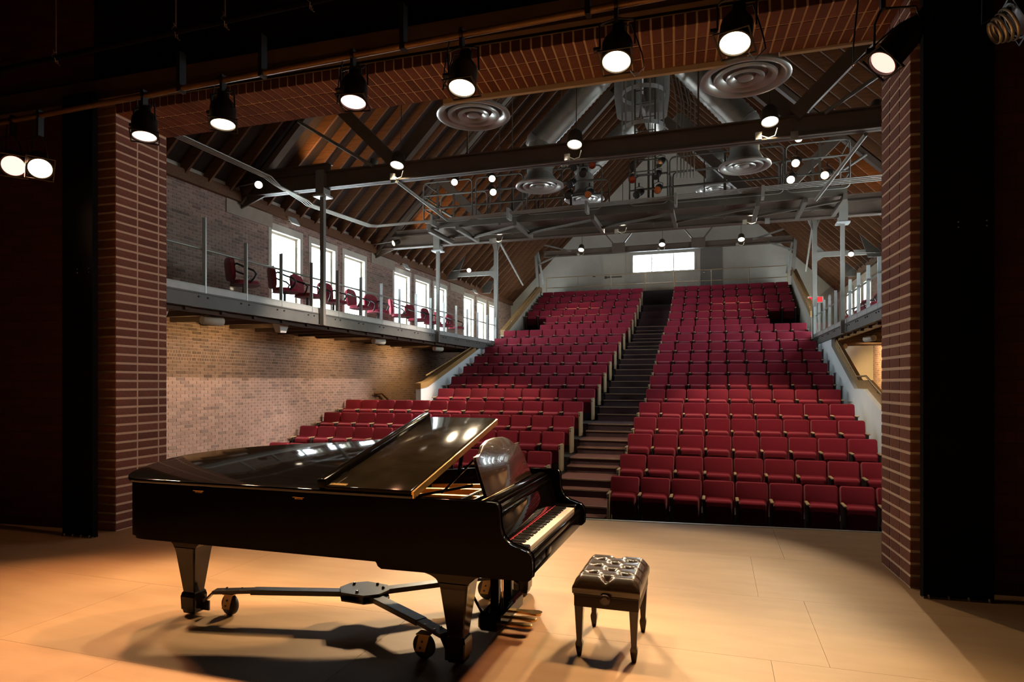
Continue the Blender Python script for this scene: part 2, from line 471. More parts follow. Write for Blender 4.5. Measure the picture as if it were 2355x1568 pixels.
# ---- proscenium: two brick jambs and a brick-soffited arch, in a frame of their own
PW = 8.094; PD = 0.75; PA = math.atan2(0.48, 8.08)
PLOC = Vector((-6.55, 5.55, 0))
def prosc(name, mb, m, loc=(0, 0, 0), ry=0.0):
    o = mb.build(name, m)
    o.location = PLOC + Matrix.Rotation(PA, 3, 'Z') @ Vector(loc)
    o.rotation_euler = (0, ry, PA)
    return tag(o, kind='structure')
LZ0, LZS = 4.79, 0.0205
jl = prosc('wall_proscenium_left', MB().box(-5.7, -0.006, 0.006, PD, 0, 5.05), 'mortar_pros')
jr = prosc('wall_proscenium_right', MB().box(PW + 0.006, PW + 5.6, 0.006, PD, 0, 5.25), 'mortar_pros')
CH = 0.1016
# inner faces, stack bond
rl = []
for k in range(48):
    z = (k + 0.5) * CH
    if z > 4.80: break
    for a, b in ((0.0, 0.295), (0.318, 0.613), (0.636, PD)):
        rl.append(((a + b) / 2, z, b - a - 0.004, CH - 0.026))
brick_field(jl, (lambda u, v: (-0.009, u, v), lambda w, h, p: (0.018, w, h)), rl, 'brick_pros', 0.018, 400, lambda r: 0)
rr = []
for k in range(50):
    z = (k + 0.5) * CH
    if z > 4.95: break
    for a, b in ((0.0, 0.235), (0.257, 0.492), (0.514, PD)):
        rr.append(((a + b) / 2, z, b - a - 0.004, CH - 0.026))
brick_field(jr, (lambda u, v: (PW + 0.009, u, v), lambda w, h, p: (0.018, w, h)), rr, 'brick_pros', 0.018, 400, lambda r: 0)
# stage-side faces next to the opening
rf = [(-0.15 - 0.305 * c, (k + 0.5) * CH, 0.29, CH - 0.026) for k in range(49) for c in range(1)]
brick_field(jl, (lambda u, v: (u, 0.006, v), lambda w, h, p: (w, 0.022, h)), rf, 'brick_pros', 0.022, 150, lambda r: -r[0])
rf = [(PW + 0.10 + 0.21 * c, (k + 0.5) * CH, 0.195, CH - 0.026) for k in range(51) for c in range(1)]
brick_field(jr, (lambda u, v: (u, 0.006, v), lambda w, h, p: (w, 0.022, h)), rf, 'brick_pros', 0.022, 153, lambda r: r[0])
# the same brick farther out on the stage side, in its shaded copy
prosc('wall_stage_brick', MB().box(-5.7, -0.30, -0.012, 0.006, 0, 7.3).box(PW + 0.21, PW + 5.6, -0.012, 0.006, 0, 7.3), 'brick_shaded')
# arch: soffit of headers three deep
ar = prosc('wall_proscenium_arch', MB().box(-0.3, PW + 0.3, 0.006, PD, 0.008, 2.6), 'mortar_pros', (0, 0, LZ0), -math.atan(LZS))
ra = []
n = int(PW / CH)
for i in range(n + 1):
    for a, b in ((0.0, 0.235), (0.257, 0.492), (0.514, PD)):
        ra.append(((i + 0.5) * CH, (a + b) / 2, CH - 0.02, b - a - 0.004))
brick_field(ar, (lambda u, v: (u, v, 0.009), lambda w, h, p: (w, h, 0.018)), ra, 'brick_pros', 0.018, 300, lambda r: 0)
rb = [((i + 0.5) * CH, 0.05, CH - 0.02, 0.1) for i in range(n + 1)]
brick_field(ar, (lambda u, v: (u, 0.005, v + 0.005), lambda w, h, p: (w, 0.02, h)), rb, 'brick_shaded', 0.02, 0, lambda r: 0, 'brick_end')
# painted steel over the opening, stage side
prosc('trim_2', MB().box(-2.2, PW + 1.5, -0.10, -0.012, 0.14, 0.22).box(-2.2, PW + 1.5, -0.10, -0.09, 0.14, 0.36), 'steel', (0, 0, LZ0), -math.atan(LZS))
prosc('wall_arch_upper', MB().box(-5.7, PW + 5.6, -0.008, 0.0, 0.12, 2.6), 'stage_dark', (0, 0, LZ0), -math.atan(LZS))
# pale plaster return on the house side of the arch, and the wall above it up to the roof
prosc('trim_3', MB().box(3.7, 6.7, PD, PD + 0.05, -0.05, 0.25).box(7.2, PW + 0.05, PD, PD + 0.05, -0.02, 0.25), 'plaster', (0, 0, LZ0), -math.atan(LZS))
struct('wall_front', MB().box(-10.6, 5.6, 6.66, 6.76, 5.35, 14.2).box(-10.6, -6.8, 6.3, 6.36, -1, 6).box(2.0, 5.6, 6.85, 6.9, -1, 6), 'plaster')

# ---- house side walls with window openings
WINY = [12.62 + 6.1 * b + 1.57 * i for b in range(3) for i in range(3)]
WW, WZ0, WZ1 = 1.33, 3.52, 5.55
def side_wall(name, X, s):
    # s = +1: face looks to +X
    mb = MB()
    xa, xb = sorted((X, X - 0.35 * s))
    mb.box(xa, xb, 6.3, YB + 0.3, -1.0, WZ0)
    mb.box(xa, xb, 6.3, YB + 0.3, WZ1, EAVE + 0.25)
    y = 6.3
    for w in WINY:
        mb.box(xa, xb, y, w, WZ0, WZ1); y = w + WW
    mb.box(xa, xb, y, YB + 0.3, WZ0, WZ1)
    return struct(name, mb, 'mortar')
wl = side_wall('wall_left', WL, 1)
wr = side_wall('wall_right', WR, -1)
holes = [(w, w + WW, WZ0, WZ1) for w in WINY]
BP = 0.0677
rects = running(8.2, YB, -0.35, 5.8, 0.203, BP, 0.0095, holes, special=(2.18, 2.37))
def pref_left(r):
    u, v = r[0], r[1]
    if v > 2.85 and v < 3.3: return 99
    if u < 9.9 or v < 0.7: return 90 + u
    return (Vector((WL, u, v)) - CAMV).length
brick_field(wl, (lambda u, v: (WL + 0.003, u, v), lambda w, h, p: (0.012, w, h)), rects, 'brick_house', 0.012, 300, pref_left)
rects = running(11.5, 25.0, 0.8, 5.8, 0.203, BP, 0.0095, holes)
def pref_right(r):
    u, v = r[0], r[1]
    if 1.2 < v < 2.9 or 3.9 < v < 4.6: return abs(u - 15)
    return 90 + abs(u - 15)
brick_field(wr, (lambda u, v: (WR - 0.003, u, v), lambda w, h, p: (0.012, w, h)), rects, 'brick_house', 0.012, 120, pref_right)

# windows
wn = 0
for X, s, nwin in ((WL, 1, 9), (WR, -1, 9)):
    for i, w in enumerate(WINY[:nwin]):
        wn += 1
        cs = MB()
        x0, x1 = sorted((X + 0.02 * s, X - 0.2 * s))
        t = 0.12
        cs.box(x0, x1, w, w + t, WZ0, WZ1).box(x0, x1, w + WW - t, w + WW, WZ0, WZ1)
        cs.box(x0, x1, w + t, w + WW - t, WZ1 - 0.17, WZ1).box(x0, x1, w + t, w + WW - t, WZ0, WZ0 + 0.06)
        o = struct('window_%d' % wn, cs, 'frame_cream')
        xs0, xs1 = sorted((X - 0.10 * s, X - 0.15 * s))
        f = 0.055
        sa = MB()
        a, b, c, d = w + t, w + WW - t, WZ0 + 0.06, WZ1 - 0.17
        sa.box(xs0, xs1, a, a + f, c, d).box(xs0, xs1, b - f, b, c, d).box(xs0, xs1, a + f, b - f, c, c + f).box(xs0, xs1, a + f, b - f, d - f, d)
        sa.build('sash', 'frame_cream', o)
        MB().box(X - 0.128 * s, X - 0.122 * s, a + f, b - f, c + f, d - f).build('pane', 'pane', o)
        li = bpy.data.lights.new('daylight_portal', 'AREA')
        li.shape = 'RECTANGLE'; li.size = WW; li.size_y = WZ1 - WZ0
        li.cycles.is_portal = True
        lo = bpy.data.objects.new('daylight_portal', li); COL.objects.link(lo)
        lo.location = (X - 0.3 * s, w + WW / 2, (WZ0 + WZ1) / 2)
        lo.rotation_euler = (R(90), 0, R(90 if s < 0 else -90))
        lo.parent = o

# stone pads under the truss ends
for s, X in ((1, WL), (-1, WR)):
    for y in (12.0, 18.1, 24.2):
        x0, x1 = sorted((X, X + 0.03 * s))
        struct('trim_pad', MB().box(x0, x1, y - 0.75, y + 0.75, 5.42, 5.85), 'stone')

# ---- back wall, gable-shaped, with its doors, booth window and hatch
bw = MB()
roofz = lambda x: EAVE + 0.3 + (7.65 - abs(x - XC))
wx0, wx1, wz0, wz1 = -3.95, -0.90, 7.02, 8.02
def gable_strip(x0, x1, z0):
    bw.hexa([(x0, YB, z0), (x1, YB, z0), (x1, YB + 0.25, z0), (x0, YB + 0.25, z0)],
            [(x0, YB, roofz(x0)), (x1, YB, roofz(x1)), (x1, YB + 0.25, roofz(x1)), (x0, YB + 0.25, roofz(x0))])
gable_strip(WL - 0.35, wx0, -1)
bw.box(wx0, wx1, YB, YB + 0.25, -1, wz0)
gable_strip(wx0, XC, wz1); gable_strip(XC, wx1, wz1)
gable_strip(wx1, WR + 0.35, -1)
struct('wall_back', bw, 'plaster')
wn += 1
cs = MB(); t = 0.09; y0, y1 = YB - 0.03, YB + 0.18
cs.box(wx0, wx0 + t, y0, y1, wz0, wz1).box(wx1 - t, wx1, y0, y1, wz0, wz1).box(wx0 + t, wx1 - t, y0, y1, wz0, wz0 + t).box(wx0 + t, wx1 - t, y0, y1, wz1 - t, wz1)
o = struct('window_%d' % wn, cs, 'frame_cream')
for mx in (wx0 + 0.95, wx0 + 1.98): MB().box(mx, mx + 0.05, YB + 0.06, YB + 0.12, wz0 + t, wz1 - t).build('mullion', 'frame_cream', o)
for a, b in ((wx0 + t, wx0 + 0.95), (wx0 + 1.0, wx0 + 1.98), (wx0 + 2.03, wx1 - t)):
    MB().box(a, b, YB + 0.087, YB + 0.093, wz0 + t, wz1 - t).build('pane', 'pane', o)
li = bpy.data.lights.new('daylight_portal', 'AREA'); li.shape = 'RECTANGLE'; li.size = wx1 - wx0; li.size_y = wz1 - wz0; li.cycles.is_portal = True
lo = bpy.data.objects.new('daylight_portal', li); COL.objects.link(lo); lo.location = ((wx0 + wx1) / 2, YB + 0.22, (wz0 + wz1) / 2)
lo.rotation_euler = (R(-90), 0, 0); lo.parent = o
d = struct('door_1', MB().box(-5.3, -4.3, YB - 0.04, YB - 0.005, 5.95, 7.98), 'cream')
MB().box(-5.38, -5.3, YB - 0.03, YB, 5.95, 8.06).box(-4.3, -4.22, YB - 0.03, YB, 5.95, 8.06).box(-5.3, -4.3, YB - 0.03, YB, 7.98, 8.06).build('door_frame', 'frame_cream', d)
MB().bar((-5.2, YB - 0.09, 6.92), (-4.4, YB - 0.09, 6.92), 0.05, 0.06).box(-5.24, -5.14, YB - 0.1, YB - 0.03, 6.86, 6.98).box(-4.46, -4.4, YB - 0.1, YB - 0.03, 6.89, 6.95).build('push_bar', 'steel', d)
d = struct('door_2', MB().box(-0.70, 0.26, YB - 0.05, YB - 0.005, 5.95, 8.15), 'door_grey')
MB().lathe([(0.01, 0), (0.035, 0.01), (0.035, 0.04), (0.01, 0.05)], 12, (-0.55, YB - 0.05, 6.95), (0, -1, 0)).build('door_knob', 'chrome', d)
ht = MB(); 
for a in ((-2.98, -2.92, 6.55, 7.0), (-2.1, -2.04, 6.55, 7.0), (-2.92, -2.1, 6.55, 6.6), (-2.92, -2.1, 6.95, 7.0)): ht.box(a[0], a[1], YB - 0.03, YB, a[2], a[3])
struct('trim_4', ht, 'frame_cream')
tag(MB().box(-2.56, -2.46, YB - 0.02, YB, 6.22, 6.34).build('outlet_plate', 'steel_light'), 'small wall plate below the booth window', 'outlet')
tag(MB().box(-5.85, -5.72, YB - 0.03, YB, 6.98, 7.06).build('wall_box', 'steel'), 'small dark box on the back wall beside the cream door', 'junction box')

# ---- roof: deck and exposed rafters
cd = MB()
for s in (-1, 1):
    X0 = WL - 0.4 if s < 0 else WR + 0.4
    z0 = EAVE + 0.22 - 0.4
    cd.hexa([(X0, 6.5, z0), (XC, 6.5, EAVE + 0.22 + 7.65), (XC, YB + 0.3, EAVE + 0.22 + 7.65), (X0, YB + 0.3, z0)],
            [(X0, 6.5, z0 + 0.1), (XC, 6.5, EAVE + 0.32 + 7.65), (XC, YB + 0.3, EAVE + 0.32 + 7.65), (X0, YB + 0.3, z0 + 0.1)])
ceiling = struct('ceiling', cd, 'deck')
for s in (-1, 1):
    X0 = WL if s < 0 else WR
    rm = MB().bar((X0 - s * 0.0, 0, EAVE + 0.06), (XC, 0, EAVE + 0.06 + 7.65), 0.05, 0.23, (0, 0, 1)).mesh('rafter', 'rafter')
    k = 0
    y = 7.0
    while y < YB:
        obj('rafter', rm, ceiling, (0, y, 0)); y += 0.61
struct('trim_5', MB().box(WL, WL + 0.12, 6.5, YB, EAVE - 0.12, EAVE + 0.1), 'rafter', label='dark timber plate under the rafters')
struct('trim_6', MB().box(WR - 0.12, WR, 6.5, YB, EAVE - 0.12, EAVE + 0.1), 'rafter', label='dark timber plate under the rafters')

# ---- seating tiers, aisle and cross aisles
tm = MB()
tm.box(WL, WR, 7.0, YB, -1.0, -0.95)
yprev = 8.3
for k in range(1, 19):
    y0 = 10.4 if k == 1 else ROWY[k - 1] + 0.16
    y1 = ROWY[k] + 0.16
    if k == 6: y0 = ROWY[5] + 0.16
    xl = WL if k <= 5 else BL
    tm.box(xl, BR, y0, y1, -0.95, ROWZ[k])
tm.box(BL, BR, ROWY[18] + 0.16, YB, -0.95, 5.95)
tm.box(WL, BL, ROWY[5] + 0.16, YB, -0.95, ROWZ[5])
floor_a = struct('floor_auditorium', tm, 'tier')
AX0, AX1 = -3.10, -1.90
steps = []
zc = -0.95
for k in range(1, 19):
    y0 = 10.4 if k == 1 else ROWY[k - 1] + 0.16
    y1 = ROWY[k] + 0.16
    zp = -0.95 if k == 1 else ROWZ[k - 1]
    zk = ROWZ[k]
    if k == 1:
        steps.append((y0 - 0.35, y0 + 0.01, zp, zk - 0.0, k))
        continue
    h = (zk - zp) / 2
    steps.append((y0 - 0.30, y0 - 0.015, zp, zp + h, k))
    steps.append((y0 - 0.014, y1 - 0.30, zp, zk + 0.003, k))
for (a, b, z0, z1, k) in steps:
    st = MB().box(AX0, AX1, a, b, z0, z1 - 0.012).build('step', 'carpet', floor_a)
    MB().box(AX0, AX1, a - 0.005, b, z1 - 0.012, z1 + 0.004).build('tread', 'carpet_red_lit' if k < 6 else 'carpet', st)
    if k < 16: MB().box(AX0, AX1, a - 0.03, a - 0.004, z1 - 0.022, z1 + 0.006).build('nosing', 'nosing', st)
tag(MB().box(0, 0.09, -0.02, 0, 0, 0.05).build('step_light', 'steplight', None, (-2.55, ROWY[5] + 0.125, ROWZ[5] + 0.06)), 'small lit marker lamp set in an aisle riser', 'step light')

# ---- balconies: deck, steel channel, joists (both sides), bricked ends below
for s, X0, X1, nm in ((1, WL, BL, 'left'), (-1, WR, BR, 'right')):
    a, b = sorted((X0, X1))
    y1 = 23.4
    dk = struct('floor_balcony_' + nm, MB().box(a, b, 6.9, y1, BALC - 0.07, BALC), 'steel_grey')
    MB().bar((X1, 6.9, BALC - 0.115), (X1, y1, BALC - 0.115), 0.05, 0.24).bar((X1, 6.9, BALC - 0.01), (X1, y1, BALC - 0.01), 0.09, 0.02).bar((X1, 6.9, BALC - 0.235), (X1, y1, BALC - 0.235), 0.10, 0.02).build('edge_channel', 'fascia', dk)
    MB().box(X1 - 0.01, X1 + 0.01, 6.9, y1, BALC + 0.01, BALC + 0.13).build('toe_plate', 'steel_light', dk)
    jm = MB().box(a + 0.02, b - 0.05, -0.05, 0.05, BALC - 0.30, BALC - 0.072).mesh('joist', 'joist')
    y = 7.4
    while y < y1:
        obj('joist', jm, dk, (0, y, 0)); y += 0.8
    MB().bar((X1 - s * 0.12, 6.9, BALC - 0.27), (X1 - s * 0.12, y1, BALC - 0.27), 0.06, 0.10).build('ledger', 'joist' if s > 0 else 'oak', dk)
    bm_ = MB().lathe([(0.016, 0), (0.016, 0.02)], 8, (0, 0, 0), (s, 0, 0)).mesh('bolt', 'seat_metal')
    for i in range(15):
        for dy in (-0.10, 0.10):
            obj('bolt', bm_, dk, (X1 + s * 0.022, 8.45 + i * 0.98 + dy, BALC - 0.07))
    # end wall under the balcony
    struct('wall_under_balcony_' + nm, MB().box(a, b, 24.6, 24.8, -0.9, BALC - 0.05), 'cream')

# ---- stair walls beside the seating (white) with oak caps
def sloped(mb, X, t, pts, zb):
    """wall along Y with a top that follows pts (y, z)"""
    for (ya, za), (yb, zb_) in zip(pts, pts[1:]):
        mb.hexa([(X - t, ya, zb), (X + t, ya, zb), (X + t, yb, zb), (X - t, yb, zb)], [(X - t, ya, za), (X + t, ya, za), (X + t, yb, zb_), (X - t, yb, zb_)])
def cap(mb, X, t, pts, h):
    for (ya, za), (yb, zb_) in zip(pts, pts[1:]):
        mb.hexa([(X - t, ya, za), (X + t, ya, za), (X + t, yb, zb_), (X - t, yb, zb_)], [(X - t, ya, za + h), (X + t, ya, za + h), (X + t, yb, zb_ + h), (X - t, yb, zb_ + h)])
stl = [(16.64, 1.54), (17.1, 1.60), (21.4, 2.95), (23.4, 2.95)]
m1 = MB(); sloped(m1, BL - 0.08, 0.08, stl, -0.9); wsl = struct('wall_stair_left', m1, 'white_wall')
m1 = MB(); cap(m1, BL - 0.08, 0.10, [(16.6, 1.54), (17.1, 1.60), (21.0, 2.83)], 0.16); m1.build('cap', 'oak', wsl)
stz = [(8.6, -0.05), (13.65, 1.01), (15.8, 1.57), (16.75, 1.57), (19.85, 2.75), (19.86, 2.95), (23.4, 2.95)]
m1 = MB(); sloped(m1, BR + 0.08, 0.08, stz, -0.9); wsr = struct('wall_stair_right', m1, 'white_wall')
m1 = MB(); cap(m1, BR + 0.14, 0.05, [(8.6, -0.05), (13.65, 1.01), (15.8, 1.57), (16.75, 1.57), (19.85, 2.75)], 0.20); m1.build('cap', 'oak', wsr)
upl = [(24.2, 3.62), (29.5, 6.1), (29.9, 6.1)]
m1 = MB(); sloped(m1, BL - 0.08, 0.08, upl, 2.5); w_ = struct('wall_parapet_left', m1, 'plaster')
m1 = MB(); cap(m1, BL - 0.06, 0.10, upl, 0.22); m1.build('cap', 'oak', w_)
upr = [(23.75, 3.95), (29.5, 6.35), (29.9, 6.35)]
m1 = MB(); sloped(m1, BR + 0.08, 0.08, upr, 2.5); w_ = struct('wall_parapet_right', m1, 'plaster')
m1 = MB(); cap(m1, BR + 0.06, 0.10, upr, 0.22); m1.build('cap', 'oak', w_)

def handrail(name, pts, X, side, label, mtl='oak', r=0.022, step=1.1):
    t = thing(name, label, 'handrail', (X, pts[0][0], 0))
    P = [(0, y - pts[0][0], z) for y, z in pts]
    MB().tube(P, r, 8).build('rail', mtl, t)
    for (ya, za), (yb, zb_) in zip(pts, pts[1:]):
        n = max(1, int((yb - ya) / step))
        for i in range(n):
            f = (i + 0.5) / n
            y = ya + (yb - ya) * f - pts[0][0]; z = za + (zb_ - za) * f
            MB().tube([(0, y, z - r), (0, y, z - 0.07), (side * 0.06, y, z - 0.11)], 0.009, 6).build('bracket', 'chrome', t)
    return t
handrail('handrail', [(17.0, 1.92), (21.0, 3.05)], BL - 0.02, -1, 'oak handrail on chrome brackets along the white stair wall under the windows', 'oak')
handrail('handrail', [(11.0, 0.72), (13.7, 1.30), (15.8, 1.86), (16.75, 1.86), (19.7, 3.0)], BR + 0.06, 1, 'oak handrail with a level landing piece above the white stair wall', 'oak')
handrail('handrail', [(24.4, 4.02), (29.4, 6.36)], BL + 0.04, -1, 'oak rail along the parapet beside the highest seat rows on the big-window side')
handrail('handrail', [(23.9, 4.32), (29.4, 6.62)], BR - 0.04, 1, 'oak rail along the parapet above the exit sign')
handrail('handrail', [(17.4, 1.38), (17.85, 1.38), (18.8, 0.9)], WL + 0.10, -1, 'short brown handrail on the brick wall below the balcony', 'rail_brown', 0.028, 0.6)

# back railing in two runs
for (a, b, lab) in ((-7.95, -3.2, 'tan pipe railing behind the last row, cream door side'), (-1.8, 3.0, 'tan pipe railing behind the last row, grey door side'), (-3.15, -1.85, 'tan pipe railing at the head of the aisle under the booth window')):
    t = thing('back_railing', lab, 'railing', (a, 30.3, 5.95))
    for z in (0.42, 0.92): MB().tube([(0, 0, z), (b - a, 0, z)], 0.02, 8).build('rail', 'oak_pale', t)
    n = max(2, int(round((b - a) / 1.55)) + 1)
    pm = MB().tube([(0, 0, 0), (0, 0, 0.92)], 0.02, 8).mesh('post', 'oak_pale')
    for i in range(n): obj('post', pm, t, ((b - a) * i / (n - 1), 0, 0))

# ================================================================== GRAND PIANO (origin at the bass-side front corner, tail towards -x)
def catmull(pts, k=6):
    out = []
    n = len(pts)
    for i in range(n - 1):
        p0 = Vector(pts[max(i - 1, 0)]); p1 = Vector(pts[i]); p2 = Vector(pts[i + 1]); p3 = Vector(pts[min(i + 2, n - 1)])
        for j in range(k):
            t = j / k
            out.append(0.5 * ((2 * p1) + (-p0 + p2) * t + (2 * p0 - 5 * p1 + 4 * p2 - p3) * t * t + (-p0 + 3 * p1 - 3 * p2 + p3) * t ** 3))
    out.append(Vector(pts[-1]))
    return out

def offset_poly(P, d):
    n = len(P); out = []
    for i in range(n):
        a, b, c = P[i - 1], P[i], P[(i + 1) % n]
        e1 = (b - a); e2 = (c - b)
        if e1.length < 1e-7: e1 = e2
        if e2.length < 1e-7: e2 = e1
        e1 = e1.normalized(); e2 = e2.normalized()
        n1 = Vector((e1.y, -e1.x)); n2 = Vector((e2.y, -e2.x))
        m = (n1 + n2)
        if m.length < 1e-6: m = n1
        m.normalize()
        out.append(b + m * (d / max(0.5, m.dot(n1))))
    return out

pn = thing('grand_piano', 'black lacquered concert grand piano on a three-wheeled dolly', 'piano', (-1.0, 3.47, 0))
curve = [(-2.86, 0.0), (-2.96, 0.02), (-3.025, 0.09), (-3.04, 0.2), (-3.0, 0.37), (-2.9, 0.5), (-2.69, 0.63), (-2.42, 0.74), (-2.11, 0.83), (-1.76, 0.91), (-1.45, 1.03), (-1.2, 1.2), (-1.0, 1.39), (-0.85, 1.51), (-0.7, 1.56)]
CV = catmull([Vector(p) for p in curve], 6)
# outline runs: spine front -> tail -> bentside -> front far corner
OUT = [Vector((-0.21, 0.0))] + CV + [Vector((-0.21, 1.56))]
OUT = [Vector((p.x, p.y)) for p in OUT]
# clockwise seen from above (spine along -x first): make it counter-clockwise for the offset
CCW = OUT[::-1]
INN = offset_poly(CCW, -0.055)
ZB, ZT = 0.62, 1.0
rim = MB()
n = len(CCW)
prof = [(0.0, ZB), (0.0, ZT - 0.008), (-0.008, ZT), (-0.047, ZT), (-0.055, ZT - 0.008), (-0.055, ZB)]
rings = []
offs_ = {}
for d, z in prof:
    if d not in offs_: offs_[d] = offset_poly(CCW, d) if d else CCW
for i in range(n):
    rings.append([(offs_[d][i].x, offs_[d][i].y, z) for d, z in prof])
rim.ring_loft(rings, True, True)
rim_o = rim.build('rim', 'piano', pn, sharp=28)
# lower moulding line at the foot of the rim
md = MB(); rings = []
for i in range(n): rings.append([(offset_poly(CCW, 0.0)[i].x, CCW[i].y, ZB)] * 1)
BO = offset_poly(CCW, -0.02)
md.prism([(p.x, p.y) for p in BO], lambda p: (p[0], p[1], ZB - 0.025), lambda p: (p[0], p[1], ZB + 0.03))
md.build('case_bottom', 'piano', pn)
# arms: cheeks with the S-curved end
ARM = [(-1.02, 0.62), (-1.0, 0.615), (-0.985, 0.60), (-0.975, 0.58), (-0.955, 0.568), (-0.02, 0.578), (-0.004, 0.59), (0.0, 0.61), (0.0, 0.685), (-0.008, 0.712), (-0.03, 0.733), (-0.07, 0.748), (-0.115, 0.762), (-0.15, 0.782), (-0.178, 0.815), (-0.192, 0.855), (-0.198, 0.90), (-0.2, 0.96), (-0.205, 0.985), (-0.22, 1.0), (-1.02, 1.0)]
for y0, y1 in ((-0.002, 0.058), (1.502, 1.562)):
    MB().prism(ARM, lambda p: (p[0], y0, p[1]), lambda p: (p[0], y1, p[1])).build('arm', 'piano', pn, bev=0.007, seg=2, ang=25)
MB().box(-0.96, -0.02, 0.05, 1.51, 0.575, 0.665).build('keybed', 'piano', pn, bev=0.004)
MB().box(-0.048, -0.022, 0.06, 1.50, 0.66, 0.705).build('key_slip', 'piano', pn, bev=0.003)
MB().box(-0.026, -0.012, 0.40, 0.52, 0.612, 0.66).build('lock_plate', 'piano', pn, bev=0.006)
for y0, y1 in ((0.06, 0.165), (1.395, 1.50)):
    MB().box(-0.235, -0.05, y0, y1, 0.66, 0.742).build('key_block', 'piano', pn, bev=0.008)
kb = MB().box(-0.24, -0.055, 0.165, 1.395, 0.662, 0.70).build('keyboard', 'pale_wood', pn)
kw = 1.23 / 52
wk = MB().box(-0.15, 0, -kw / 2 + 0.0006, kw / 2 - 0.0006, 0.0, 0.03).mesh('white_key', 'ivory', bev=0.0012, seg=1)
bk = MB().hexa([(-0.095, -0.0055, 0), (0, -0.0055, 0), (0, 0.0055, 0), (-0.095, 0.0055, 0)], [(-0.095, -0.0045, 0.013), (-0.006, -0.0045, 0.012), (-0.006, 0.0045, 0.012), (-0.095, 0.0045, 0.013)]).mesh('black_key', 'ebony')
for i in range(52):
    y = 0.165 + kw * (i + 0.5)
    obj('white_key', wk, kb, (-0.052, y, 0.70))
    if i < 51 and (i % 7) not in (1, 4):          # A B | C D E | F G  (keyboard begins on A)
        obj('black_key', bk, kb, (-0.104, y + kw / 2, 0.729))
MB().box(-0.21, -0.198, 0.165, 1.395, 0.729, 0.736).build('felt_strip', 'felt', pn)
MB().prism([(-0.212, 0.735), (-0.232, 0.735), (-0.275, 0.90), (-0.262, 0.905)], lambda p: (p[0], 0.06, p[1]), lambda p: (p[0], 1.50, p[1])).build('fallboard', 'fall', pn, bev=0.004)
MB().box(-0.29, -0.262, 0.06, 1.50, 0.90, 0.935).build('fallboard_rail', 'piano', pn, bev=0.008)
MB().box(-0.30, -0.285, 0.06, 1.50, 0.70, 0.965).build('name_board', 'piano', pn)
# iron plate, soundboard, struts, strings
pl = MB()
PI_ = offset_poly(CCW, -0.056)
PI_ = [(min(p.x, -0.31), p.y) for p in PI_]
pl.prism(PI_, lambda p: (p[0], p[1], 0.80), lambda p: (p[0], p[1], 0.825))
pl.build('soundboard', 'spruce', pn)
gp = MB().box(-0.62, -0.32, 0.06, 1.50, 0.83, 0.872)
gp.prism([(-0.62, 0.06), (-2.7, 0.06), (-2.75, 0.14), (-0.62, 0.14)], lambda p: (p[0], p[1], 0.83), lambda p: (p[0], p[1], 0.868))
pg = gp.build('plate', 'gold', pn)
for (a, b) in (((-0.6, 0.42), (-2.75, 0.22)), ((-0.6, 0.75), (-2.2, 0.62)), ((-0.6, 1.05), (-1.6, 0.85)), ((-0.6, 1.3), (-1.15, 1.15))):
    MB().bar((a[0], a[1], 0.875), (b[0], b[1], 0.875), 0.045, 0.05).build('strut', 'gold', pg)
stg = MB()
for i in range(60):
    y = 0.12 + i * 0.0225
    L = 2.3 - 1.75 * (i / 60) ** 0.75
    stg.tube([(-0.45, y, 0.882), (-0.62 - L, 0.15 + (y - 0.12) * 0.45 if L > 1 else y * 0.9, 0.862)], 0.0013, 4)
o = stg.build('strings', 'wire', pn); o['kind'] = 'stuff'
pins = MB()
for i in range(88):
    for j in range(2):
        pins.lathe([(0.0032, 0), (0.0032, 0.022)], 6, (-0.36 - 0.03 * j, 0.09 + i * 0.0158, 0.872))
o = pins.build('tuning_pins', 'chrome', pn); o['kind'] = 'stuff'
dm = MB()
for i in range(64): dm.box(-0.66, -0.64, 0.13 + i * 0.0205, 0.14 + i * 0.0205, 0.885, 0.915)
o = dm.build('dampers', 'ebony', pn); o['kind'] = 'stuff'
# music desk on its sliding frame
for y0 in (0.07, 1.44): MB().box(-0.78, -0.30, y0, y0 + 0.05, 0.945, 0.972).build('desk_slide', 'piano', pn, bev=0.004)
MB().box(-0.36, -0.31, 0.07, 1.49, 0.95, 0.985).build('desk_shelf', 'piano', pn, bev=0.006)
MB().box(-0.44, -0.42, 0.2, 1.36, 0.955, 0.98).build('desk_crossbar', 'piano', pn, bev=0.003)
md_ = [(0.0, 0.0), (1.0, 0.0), (0.985, 0.12), (0.965, 0.235), (0.95, 0.262), (0.905, 0.262), (0.86, 0.275), (0.78, 0.318), (0.66, 0.345), (0.5, 0.352), (0.34, 0.345), (0.22, 0.318), (0.14, 0.275), (0.095, 0.262), (0.05, 0.262), (0.035, 0.235), (0.015, 0.12)]
TL = R(21)
def dsk(p, t): return (-0.365 - p[1] * math.sin(TL) - t * math.cos(TL), 0.27 + p[0] * 1.02, 0.987 + p[1] * math.cos(TL) - t * math.sin(TL))
MB().prism(md_, lambda p: dsk(p, 0), lambda p: dsk(p, 0.018)).build('music_desk', 'desk', pn, bev=0.005, ang=20)
MB().bar((-0.47, 0.35, 1.22), (-0.70, 0.33, 0.985), 0.02, 0.012).build('desk_strut', 'piano', pn)
MB().bar((-0.47, 1.2, 1.22), (-0.70, 1.22, 0.985), 0.02, 0.012).build('desk_strut', 'piano', pn)
MB().bar((-0.52, 0.42, 1.03), (-0.88, 0.36, 0.955), 0.022, 0.016).build('prop_rest', 'piano', pn)
